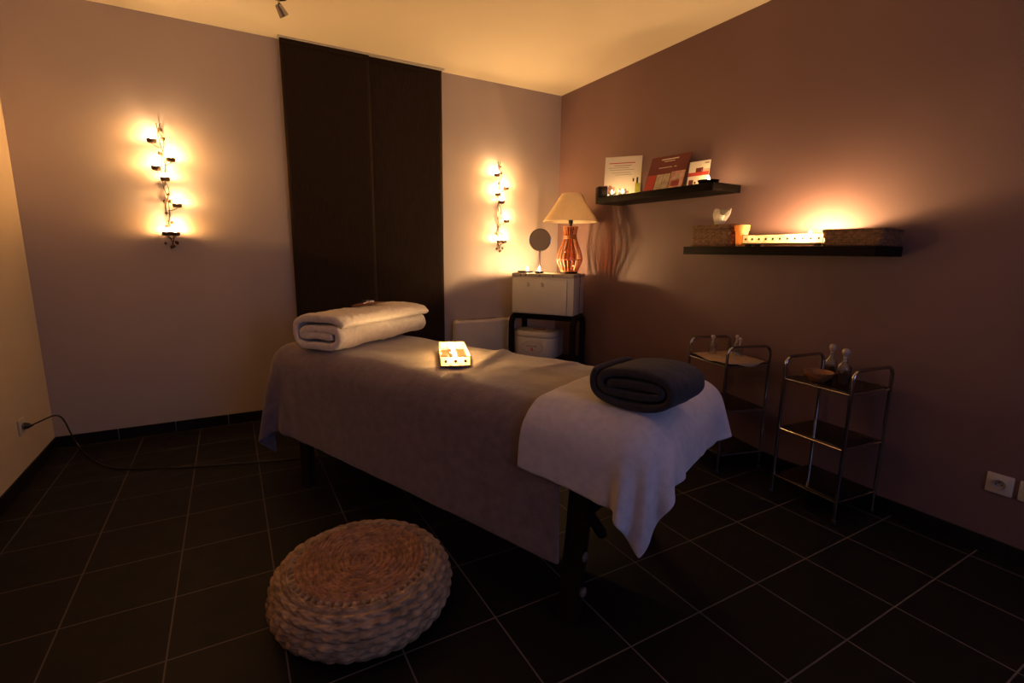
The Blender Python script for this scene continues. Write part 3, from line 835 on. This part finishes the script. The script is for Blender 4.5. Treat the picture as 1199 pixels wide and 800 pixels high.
ap = empty('appliance', (KX - 0.085 * 0.59 - 0.005, KY + 0.085 * 0.81, 0.361), KRZ, 'white rounded appliance with small red print on the low shelf of the black stand', 'appliance')
def dshape(hx, hy, n=20):
    """flat back, bowed front"""
    out = [(hx, hy), (-hx, hy)]
    for i in range(n + 1):
        a = PI + PI * i / n
        out.append((hx * math.copysign(abs(math.cos(a)) ** 0.45, math.cos(a)), -0.02 + (hy - 0.0) * math.sin(a) * 1.0))
    return out
def prism(sh, rings):
    V, F = [], []; n = len(sh)
    for k, z in rings:
        for x, y in sh: V.append((x * k, y * k, z))
    for i in range(len(rings) - 1):
        for j in range(n): F.append((i * n + j, i * n + (j + 1) % n, (i + 1) * n + (j + 1) % n, (i + 1) * n + j))
    F.append(tuple(range(n))[::-1]); F.append(tuple((len(rings) - 1) * n + j for j in range(n)))
    return V, F
obj('body', G().add(*prism(dshape(0.20, 0.125), [(0.97, 0), (1, 0.01), (1, 0.17), (0.985, 0.18)])), M_RAD, ap)
obj('lid', G().add(*prism(dshape(0.202, 0.127), [(0.99, 0.183), (1, 0.186), (0.99, 0.212), (0.93, 0.232), (0.7, 0.238)])), M_WHITE, ap)
obj('lid_handle', G().add(*box((0.02, -0.02, 0.2435), (0.12, 0.03, 0.012), 0.005)), mat('dusty_red_plastic', (0.25, 0.09, 0.06), 0.5), ap)
g = G()
def on_front(x, z, w, h, slot):
    a = 0.2 * 1.0
    yy = -0.02 - 0.125 * (max(0.0, 1 - (abs(x) / 0.2) ** (2 / 0.45))) ** 0.5 - 0.0016
    g.add(*box((x, yy, z), (w, 0.0012, h), 0), slot)
for x in (-0.045, -0.03, -0.012, 0.012, 0.028, 0.044): on_front(x, 0.105, 0.011, 0.012, 0)
on_front(0.004, 0.082, 0.014, 0.02, 1); on_front(0.008, 0.068, 0.022, 0.008, 1)
for i in range(40):
    a = 2 * PI * i / 40; on_front(0.105 * math.cos(a), 0.095 + 0.05 * math.sin(a), 0.016 * abs(math.sin(a)) + 0.002, 0.007 * abs(math.cos(a)) + 0.002, 2)
obj('front_print', g, [M_GREY, M_BRRED, mat('pale_line_print', (0.45, 0.40, 0.36), 0.5)], ap, smooth=False)

CBZ = ST_Z + 0.003
CW, CD, CH = 0.565, 0.315, 0.352
cb = empty('cabinet', (KX, KY, CBZ), KRZ, 'small cream cabinet standing on the black stand in the corner', 'cabinet')
obj('body', G().add(*box((0, 0.004, (CH - 0.032) / 2), (CW, CD - 0.008, CH - 0.032), 0.004)), M_CREAM, cb)
obj('top', G().add(*box((0, 0, CH - 0.016), (CW + 0.006, CD + 0.004, 0.032), 0.006)), mat('grey_top_laminate', (0.42, 0.36, 0.30), 0.35, var=0.05), cb)
dr = obj('door', G().add(*box((-0.022, -CD / 2 - 0.006, 0.155), (0.500, 0.018, 0.292), 0.004)), M_CREAM, cb)
for x in (-0.115, 0.015):
    obj('door_pull', G().add(*lathe([(0.006, 0), (0.007, 0.008), (0.014, 0.02), (0.012, 0.024)], 14), 0, T(x, -CD / 2 - 0.015, 0.268) @ RX(PI / 2))
        .add(*box((x, -CD / 2 - 0.030, 0.253), (0.024, 0.008, 0.026), 0.004)), M_WHITE, dr)
g = G()
for x in (-0.20, -0.15, -0.02, 0.10): g.add(*lathe([(0.006, 0), (0.006, 0.002)], 10), 0, T(x, -CD / 2 - 0.002, CH - 0.016) @ RX(PI / 2))
obj('screw_caps', g, M_IRON, cb)
ctop = CBZ + CH
def kab(x, y, z=0):
    c, s = math.cos(KRZ), math.sin(KRZ)
    return Vector((KX + c * x - s * y, KY + s * x + c * y, ctop + z))

# lamp
lp = empty('table_lamp', kab(0.186, 0.012), KRZ, 'table lamp with a caged cane body and wide cream shade on the cabinet', 'lamp')
obj('base', G().add(*lathe([(0.068, 0), (0.072, 0.004), (0.072, 0.014), (0.06, 0.02)], 28)), M_BLKWOOD, lp)
body = [(0.070, 0.018), (0.088, 0.062), (0.112, 0.122), (0.098, 0.175), (0.075, 0.235), (0.055, 0.29), (0.050, 0.312), (0.052, 0.345), (0.062, 0.398)]
body = [(p.x, p.z) for p in smooth_path([Vector((r, 0, z)) for r, z in body], 2)]
cg = obj('cane_cage', (lambda g: [g.add(*tube([(r * math.cos(a), r * math.sin(a), z) for r, z in body], 0.0043, 6)) for a in np.linspace(0, 2 * PI, 18, endpoint=False)] and g)(G()), M_CANE, lp)
def ring(r, z, t): return tube([(r * math.cos(a), r * math.sin(a), z) for a in np.linspace(0, 2 * PI, 36, endpoint=False)], t, 6, closed=True)
obj('cane_binding', G().add(*ring(0.113, 0.122, 0.0035)).add(*ring(0.055, 0.300, 0.006)).add(*ring(0.053, 0.310, 0.006)).add(*ring(0.053, 0.320, 0.006)).add(*ring(0.062, 0.396, 0.0045)).add(*ring(0.071, 0.022, 0.005)), M_CANE, lp)
obj('inner_bottle', G().add(*lathe([(0.052, 0.02), (0.055, 0.03), (0.055, 0.19), (0.035, 0.25), (0.032, 0.39), (0.028, 0.39), (0.03, 0.25), (0.05, 0.18), (0.05, 0.03)], 24)), thin_glass('amber_glass', (0.86, 0.62, 0.42), 0.14, 0.05), lp)
obj('socket', G().add(*lathe([(0.030, 0.385), (0.030, 0.395), (0.013, 0.40), (0.013, 0.42), (0.019, 0.425), (0.019, 0.470), (0.012, 0.475)], 20)), M_DARKPL, lp)
sh = [(0.236, 0.440), (0.233, 0.446), (0.186, 0.512), (0.135, 0.590), (0.088, 0.663), (0.084, 0.670)]
V, F = lathe(sh + [(r - 0.003, z) for r, z in sh[::-1]], 48, cap=False)
obj('lamp_shade', G().add(V, F), M_SHADE, lp)
g = G().add(*ring(0.085, 0.666, 0.0025)).add(*ring(0.235, 0.441, 0.0028))
obj('shade_trim', g, mat('cream_trim', (0.85, 0.75, 0.58), 0.7), lp)
g = G()
for k in range(3):
    a = k * 2 * PI / 3
    g.add(*tube([(0.012 * math.cos(a), 0.012 * math.sin(a), 0.472), (0.05 * math.cos(a), 0.05 * math.sin(a), 0.56), (0.083 * math.cos(a), 0.083 * math.sin(a), 0.664)], 0.002, 6))
obj('shade_carrier', g, M_IRON, lp)
obj('bulb', G().add(*lathe([(0.012, 0.475), (0.014, 0.49), (0.026, 0.52), (0.030, 0.545), (0.022, 0.568), (0.004, 0.577)], 20)), M_WHITE, lp)
# cord over the cabinet's right side
cpts = [(0.06, -0.03, 0.006), (0.11, -0.05, 0.005), (0.118, -0.055, -0.03), (0.116, -0.06, -0.2), (0.118, -0.05, -0.36), (0.13, -0.06, -0.5), (0.115, -0.04, -0.62), (0.125, -0.03, -0.74)]
obj('cord', G().add(*tube(smooth_path(cpts, 2), 0.0028, 6)), M_DARKPL, lp)

# vanity mirror
mr = empty('vanity_mirror', kab(-0.083, -0.012), KRZ, 'round vanity mirror on a thin stand between tealights and lamp', 'mirror')
obj('base', G().add(*lathe([(0.040, 0), (0.042, 0.003), (0.038, 0.008), (0.01, 0.014), (0.006, 0.02)], 28)), M_CHROME, mr)
obj('stem', G().add(*tube([(0, 0, 0.012), (0, 0, 0.195)], 0.0062, 10)), M_CHROME, mr)
hd = Matrix.Translation((0, 0, 0.287)) @ RZ(0.12) @ RX(PI / 2 - 0.04)
obj('rim', G().add(*tube([(0.095 * math.cos(a), 0.095 * math.sin(a), 0) for a in np.linspace(0, 2 * PI, 48, endpoint=False)], 0.0045, 8, closed=True), 0, hd).add(*lathe([(0.094, -0.004), (0.094, -0.001)], 40), 0, hd), M_CHROME, mr)
obj('mirror_glass', G().add(*lathe([(0.001, 0.0012), (0.0925, 0.0012), (0.0935, 0.0), (0.001, -0.0005)], 48, cap=False), 0, hd), M_MIRROR, mr)
obj('swivel', G().add(*lathe([(0.008, -0.01), (0.009, 0.0), (0.006, 0.012)], 12), 0, T(0, 0, 0.193)), M_CHROME, mr)

def dish(loc, r, name, label, m=M_BLKWOOD, h=0.012):
    o = obj(name, G().add(*lathe([(r * 0.75, 0), (r * 0.85, h * 0.25), (r, h), (r * 0.96, h), (r * 0.78, h * 0.45), (0.001, h * 0.4)], 28, cap=False)), m, None, loc)
    return tag(o, label, 'dish')
dish(kab(-0.190, -0.070, 0.001), 0.075, 'candle_dish', 'wide dark dish under the left tealight on the cabinet', h=0.014)
tealight(kab(-0.176, -0.074, 0.007), 'lit tealight in the wide dark dish at the left end of the cabinet', 'tealights on the cabinet', 1150, h=0.030, r=0.0068)
dish(kab(-0.048, -0.104, 0.001), 0.040, 'candle_dish', 'small dark dish under the tealight in front of the mirror', h=0.014)
tealight(kab(-0.048, -0.104, 0.007), 'lit tealight in the small dish in front of the round mirror', 'tealights on the cabinet', 1150, h=0.030, r=0.0068)

# ------------------------------------------------------------------ wall shelves
def shelf(y0, y1, z, depth, label):
    o = obj('wall_shelf', G().add(*box((-depth / 2, (y0 + y1) / 2, z - 0.024), (depth, abs(y1 - y0), 0.048), 0.003)), M_BLKWOOD)
    return tag(o, label, 'shelf', 'black floating wall shelves')
SH1, SH2 = 1.716, 1.334
D1_, D2_ = 0.26, 0.26
shelf(-0.885, -1.990, SH1, D1_, 'upper black floating shelf with cards and candles on the plum wall')
shelf(-1.800, -2.905, SH2, D2_, 'lower black floating shelf with tissue box and basket on the plum wall')

# cards and brochures: local x = width, z = height, face towards -y
def card(loc, rz, w, h, lean, mats, items, label, name, cat='brochure'):
    g = G(); t = 0.004
    g.add(*box((0, t / 2, h / 2), (w, t, h), 0), 0)
    for x0, z0, x1, z1, sl in items:
        d = 0.0006
        V = [(x0 * w - w / 2, -d, z0 * h), (x1 * w - w / 2, -d, z0 * h), (x1 * w - w / 2, -d, z1 * h), (x0 * w - w / 2, -d, z1 * h)]
        g.add(V + [(v[0], 0.001, v[2]) for v in V], [(0, 1, 2, 3), (0, 4, 5, 1), (1, 5, 6, 2), (2, 6, 7, 3), (3, 7, 4, 0)], sl)
    M = RX(-lean)
    g.v = [tuple(M @ Vector(p)) for p in g.v]
    zmin = min(p[2] for p in g.v); g.v = [(p[0], p[1], p[2] - zmin + 0.001) for p in g.v]
    return tag(obj(name, g, mats, None, loc, (0, 0, rz), smooth=False), label, cat)
lines = [(0.12, 0.83, 0.82, 0.85, 2), (0.25, 0.77, 0.72, 0.785, 1), (0.10, 0.72, 0.66, 0.732, 1), (0.14, 0.67, 0.8, 0.68, 1), (0.2, 0.60, 0.7, 0.61, 1), (0.3, 0.55, 0.75, 0.56, 1),
         (0.0, 0.18, 0.10, 0.30, 3), (0.10, 0.10, 0.30, 0.26, 4), (0.14, 0.22, 0.22, 0.30, 4), (0.86, 0.12, 0.99, 0.34, 5), (0.88, 0.34, 0.93, 0.48, 6), (0.78, 0.38, 0.82, 0.46, 6), (0.62, 0.10, 0.7, 0.16, 4)]
card((-0.112, -1.015, SH1), math.atan2(-0.80, 0.60) , 0.285, 0.312, 0.10, [M_CARDW, M_GREY, M_BRRED, M_RED, M_PINK, M_GREEN, M_DARKPL], lines,
     'cream printed card standing at the left end of the upper shelf', 'display_card', 'card')
it = [(0.28, 0.89, 0.72, 0.915, 1), (0.36, 0.835, 0.64, 0.85, 1), (0.26, 0.66, 0.60, 0.675, 1), (0.66, 0.66, 0.72, 0.675, 1),
      (0.02, 0.02, 0.25, 0.48, 2), (0.27, 0.02, 0.62, 0.48, 3), (0.44, 0.02, 0.455, 0.48, 4), (0.64, 0.02, 0.985, 0.52, 5), (0.70, 0.10, 0.90, 0.26, 6), (0.74, 0.30, 0.88, 0.44, 7)]
card((-0.160, -1.478, SH1), -PI / 2 + 0.10, 0.325, 0.262, 0.34, [M_RED, M_CARDW, M_BRRED, M_BEIGE, M_RED, M_PINK, M_BRRED, M_CARDW], it,
     'dark red brochure leaning back in the middle of the upper shelf', 'brochure')
it = [(0, 0.44, 1, 0.58, 1), (0.35, 0.58, 0.7, 0.74, 2), (0.62, 0.58, 1.0, 0.68, 3), (0.08, 0.12, 0.3, 0.30, 2), (0.36, 0.14, 0.44, 0.22, 2), (0.75, 0.88, 0.95, 0.93, 4)]
card((-0.125, -1.748, SH1), -PI / 2 + 0.12, 0.150, 0.170, 0.16, [M_CARDW, M_BRRED, M_RED, M_PINK, M_GREY], it,
     'small white and red leaflet standing right of the dark red brochure', 'leaflet', 'leaflet')
# dark block with tealight glasses
hb = obj('wooden_block', G().add(*box((0, 0, 0.04), (0.075, 0.075, 0.08), 0.004)).add(*lathe([(0.024, 0.0795), (0.024, 0.081), (0.02, 0.081)], 20)), M_BLKWOOD, None, (-0.230, -0.918, SH1 + 0.001), (0, 0, -0.4))
tag(hb, 'dark wooden block in front of the cream card on the upper shelf', 'block')
def votive(loc, label, glabel, strength, h=0.045):
    gl = obj('tealight_glass', G().add(*lathe([(0.026, 0), (0.029, 0.004), (0.030, h), (0.0285, h), (0.0275, 0.005), (0.001, 0.004)], 24, cap=False)), M_GLASS, None, loc)
    tag(gl, glabel, 'candle glass')
    tealight(Vector(loc) + Vector((0, 0, 0.0055)), label, 'tealights on the upper shelf', strength)
votive((-0.225, -1.035, SH1 + 0.001), 'lit tealight in the left clear glass on the upper shelf', 'left clear candle glass beside the dark block on the upper shelf', 50, 0.035)
votive((-0.190, -1.115, SH1 + 0.001), 'lit tealight in the right clear glass before the cream card', 'right clear candle glass in front of the cream card on the upper shelf', 95, 0.050)
dish((-0.165, -1.876, SH1 + 0.001), 0.066, 'candle_dish', 'dark round candle dish at the right end of the upper shelf', h=0.026)
tealight((-0.165, -1.876, SH1 + 0.013), 'lit tealight in the dark dish at the right end of the upper shelf', 'tealights on the upper shelf', 190)

# tissue box
def woven_box(LX, LY, HZ, flare=1.0, strands=9, cnt=26, amp=0.0035, top=True):
    """a woven-wall box: rows of over-under strands, rounded corners"""
    base = rrect(LX / 2, LY / 2, 0.016, 4)
    Q = []
    for a, b in zip(base, base[1:] + base[:1]):
        m = max(1, int(math.hypot(b[0] - a[0], b[1] - a[1]) / 0.004))
        for i in range(m): Q.append((a[0] + (b[0] - a[0]) * i / m, a[1] + (b[1] - a[1]) * i / m))
    n = len(Q); V, F = [], []
    nz = strands * 5
    per = [0]
    for a, b in zip(Q, Q[1:]): per.append(per[-1] + math.hypot(b[0] - a[0], b[1] - a[1]))
    for j in range(nz + 1):
        z = HZ * j / nz; row = min(strands - 1, j // 5); u = (j % 5) / 5
        k = 1 + (flare - 1) * (z / HZ)
        for i, (x, y) in enumerate(Q):
            w = amp * abs(math.sin(PI * (j / 5.0))) ** 0.7 * (0.5 + 0.5 * math.cos(per[i] / 0.022 * PI + PI * row))
            ln = math.hypot(x, y)
            nxp = 1 if abs(abs(x) - LX / 2) < 0.017 else 0; nyp = 1 if abs(abs(y) - LY / 2) < 0.017 else 0
            V.append((x * (k if nxp else 1 + (k - 1) * 0.9) + math.copysign(w, x) * nxp, y * k + math.copysign(w, y) * nyp, z))
    for j in range(nz):
        for i in range(n): F.append((j * n + i, j * n + (i + 1) % n, (j + 1) * n + (i + 1) % n, (j + 1) * n + i))
    F.append(tuple(range(n))[::-1])
    if top: F.append(tuple(nz * n + i for i in range(n)))
    return V, F, [(x * flare, y * flare) for x, y in Q]
tbx = empty('tissue_box', (-0.135, -1.955, SH2 + 0.001), -PI / 2, 'brown wicker tissue box at the left end of the lower shelf', 'tissue box')
V, F, _ = woven_box(0.285, 0.150, 0.105)
obj('wicker_body', G().add(V, F), M_WICK, tbx)
V, F, _ = woven_box(0.292, 0.157, 0.026, strands=2)
obj('wicker_lid', G().add(V, F, 0, T(0, 0, 0.1065)), M_WICK, tbx)
V, F = [], []
n1, n2 = 22, 12
for j in range(n2 + 1):
    t = j / n2
    for i in range(n1):
        a = 2 * PI * i / n1
        rr = 0.020 + 0.034 * t ** 0.8 * (1 - 0.45 * max(0, t - 0.7) / 0.3) + (0.016 * t) * math.sin(4 * a + 1)
        V.append((rr * math.cos(a) * 1.1 + 0.022 * t, rr * math.sin(a) * 0.5, 0.126 + 0.085 * t + 0.022 * math.sin(2 * a + 0.6) * t * t))
for j in range(n2):
    for i in range(n1): F.append((j * n1 + i, j * n1 + (i + 1) % n1, (j + 1) * n1 + (i + 1) % n1, (j + 1) * n1 + i))
F.append(tuple(n2 * n1 + i for i in range(n1)))
obj('tissue', G().add(V, F), M_TISSUE, tbx, angle=25)

# amber tumbler
tm = empty('candle_tumbler', (-0.165, -2.146, SH2 + 0.001), 0, 'tapered amber candle tumbler beside the wicker tissue box', 'candle holder')
obj('glass', G().add(*lathe([(0.026, 0), (0.028, 0.003), (0.036, 0.088), (0.0375, 0.090), (0.041, 0.094), (0.042, 0.124), (0.039, 0.124), (0.037, 0.094), (0.033, 0.086), (0.025, 0.008), (0.001, 0.006)], 28, cap=False)), M_ORANGE, tm)
tealight((-0.165, -2.146, SH2 + 0.008), 'lit tealight inside the amber tumbler on the lower shelf', 'tealights on the lower shelf', 230, h=0.022)

# long candle tray and basket
LT_C = Vector((-0.150, -2.410, SH2 + 0.001))
candle_box(LT_C, -PI / 2, 0.455, 0.105, 0.052, 11, 3, 'long glowing candle tray with dark dots in the middle of the lower shelf', foot=True, name='candle_tray')
for i, (dy, s) in enumerate(((0.16, 130), (0.03, 170), (-0.125, 1750))):
    tealight(LT_C + Vector((0.006 if i == 2 else 0, dy, 0.018)), 'lit tealight at the %s of the long candle tray' % ('left end', 'middle', 'right end')[i], 'tealights in the long candle tray', s,
             h=0.036 if i == 2 else 0.022, r=0.0085 if i == 2 else 0.006, wax_h=0.024 if i == 2 else 0.013)
bk = empty('wicker_basket', (-0.140, -2.785, SH2 + 0.001), -PI / 2, 'low brown wicker basket at the right end of the lower shelf', 'basket')
V, F, rim_ = woven_box(0.250, 0.17, 0.074, flare=1.12, strands=6, top=False)
o = obj('wicker_body', G().add(V, F), M_WICK, bk)
m = o.modifiers.new('solid', 'SOLIDIFY'); m.thickness = 0.006
obj('rim', G().add(*tube([(x, y, 0.076) for x, y in rim_], 0.0055, 6, closed=True)), M_WICK, bk)

# ------------------------------------------------------------------ trolleys
def trolley(loc, rz, label):
    """local x: depth towards the wall, y: width"""
    r = empty('trolley', loc, rz, label, 'trolley', 'chrome trolleys along the plum wall')
    hx, hy, zt, rr, tr = 0.148, 0.172, 0.765, 0.045, 0.0085
    for s in (-1, 1):
        pts = [(-hx, s * hy, 0.02), (-hx, s * hy, 0.4)] + [(p[0], s * hy, p[2]) for p in arc((-hx + rr, zt - rr), rr, PI, PI / 2, 8)] + \
              [(p[0], s * hy, p[2]) for p in arc((hx - rr, zt - rr), rr, PI / 2, 0, 8)] + [(hx, s * hy, 0.4), (hx, s * hy, 0.02)]
        obj('side_frame', G().add(*tube(pts, tr, 12)), M_CHROME, r)
    for z in (0.655, 0.383, 0.118):
        obj('shelf', G().add(*box((0, 0, z + 0.003), (2 * hx - 0.004, 2 * hy - 0.018, 0.006), 0.0015, 1)), M_SMOKE, r)
        for s in (-1, 1):
            obj('cross_rod', G().add(*tube([(s * hx, -hy, z - 0.005), (s * hx, hy, z - 0.005)], 0.0048, 8)), M_CHROME, r)
            obj('side_rod', G().add(*tube([(-hx, s * hy, z - 0.005), (hx, s * hy, z - 0.005)], 0.0048, 8)), M_CHROME, r)
    for sx in (-1, 1):
        for s in (-1, 1):
            obj('foot', G().add(*lathe([(0.011, 0), (0.012, 0.003), (0.012, 0.022), (0.009, 0.026)], 14), 0, T(sx * hx, s * hy, 0)), M_DARKPL, r)
    return r
TR_R, TR_L = ((-0.198, -2.782, 0), -0.10), ((-0.206, -2.160, 0), -0.24)
trolley(TR_R[0], TR_R[1], 'right chrome trolley with smoked glass shelves and a wooden bowl')
trolley(TR_L[0], TR_L[1], 'left chrome trolley with a tan cloth, partly behind the table')
def on_trolley(tr, x, y, z):
    c, s = math.cos(tr[1]), math.sin(tr[1])
    return (tr[0][0] + c * x - s * y, tr[0][1] + s * x + c * y, z)
SHZ = 0.6615
def bottle(loc, h, r, label, fill=0.5):
    b = empty('glass_bottle', loc, 0, label, 'bottle', 'stoppered glass bottles on the trolleys')
    nh = h * 0.70
    prof = [(r * 0.9, 0), (r, 0.004), (r, nh * 0.62), (r * 0.9, nh * 0.74), (r * 0.42, nh * 0.86), (r * 0.36, nh), (r * 0.5, nh + 0.004)]
    V, F = lathe(prof + [(a - 0.0018, z + 0.002) for a, z in prof[::-1]], 24, cap=False)
    obj('body', G().add(V, F), M_GLASS, b)
    if fill: obj('oil', G().add(*lathe([(r * 0.8, 0.004), (r - 0.004, 0.008), (r - 0.004, nh * fill), (0.001, nh * fill)], 24)), M_OIL, b)
    st_h = h - nh
    obj('stopper', G().add(*lathe([(r * 0.28, nh - 0.012), (r * 0.30, nh + 0.006), (r * 0.22, nh + st_h * 0.25), (r * 0.50, nh + st_h * 0.5), (r * 0.56, nh + st_h * 0.7), (r * 0.40, nh + st_h * 0.92), (r * 0.05, h)], 20)),
        mat('frosted_stopper', (0.42, 0.33, 0.28), 0.25, var=0.05), b)
    return b
bottle(on_trolley(TR_R, 0.030, 0.055, SHZ), 0.182, 0.030, 'left stoppered bottle on the right trolley, behind the wooden bowl', 0.55)
bottle(on_trolley(TR_R, -0.02, -0.045, SHZ), 0.180, 0.033, 'right stoppered bottle on the right trolley, right of the wooden bowl', 0.5)
bw = obj('wooden_bowl', G().add(*lathe([(0.030, 0), (0.034, 0.003), (0.052, 0.022), (0.067, 0.046), (0.068, 0.051), (0.064, 0.051), (0.048, 0.026), (0.001, 0.012)], 36, cap=False)), M_BOWL, None, on_trolley(TR_R, -0.082, 0.036, SHZ))
tag(bw, 'brown turned wooden bowl on the top of the right trolley', 'bowl')
# tan cloth over the top of the left trolley
nx, ny = 30, 44; V, F = [], []
for i in range(nx + 1):
    for j in range(ny + 1):
        u, w = i / nx, j / ny
        fx = 0.022 * math.sin(PI * min(1, w * 1.15)) ** 0.7 if w < 0.87 else 0.0; fy = 0.036 * math.sin(PI * u) ** 0.7
        x = -0.136 - fx + (0.272 + fx) * u; y = -0.156 - fy + (0.312 + fy) * w
        dp = max(0, -0.1545 - x) * 2.2 + max(0, -0.181 - y) * 1.6
        z = 0.6650 - dp + 0.0022 * (1 + noise.noise(Vector((x * 14, y * 14, 2)))) + 0.003 * max(0, noise.noise(Vector((x * 6 + 4, y * 9, 7))))
        V.append((x + 0.004 * noise.noise(Vector((y * 12, 1, 1))), y + 0.004 * noise.noise(Vector((x * 12, 5, 1))), z))
for i in range(nx):
    for j in range(ny):
        a = i * (ny + 1) + j; F.append((a, a + ny + 1, a + ny + 2, a + 1))
tc_ = obj('cloth', G().add(V, F), M_TANCLOTH, None, TR_L[0], (0, 0, TR_L[1]))
m = tc_.modifiers.new('solid', 'SOLIDIFY'); m.thickness = 0.004; m.offset = 1
tag(tc_, 'tan cloth laid over the top of the left chrome trolley', 'cloth')
SHL = 0.674
bottle(on_trolley(TR_L, -0.040, 0.098, SHL), 0.118, 0.024, 'stoppered bottle standing alone at the left of the left trolley', 0.0)
bottle(on_trolley(TR_L, 0.085, 0.035, SHL), 0.125, 0.020, 'taller stoppered bottle of the close pair on the left trolley', 0.0)
bottle(on_trolley(TR_L, 0.060, -0.022, SHL), 0.118, 0.019, 'shorter stoppered bottle of the close pair, right, on the left trolley', 0.0)
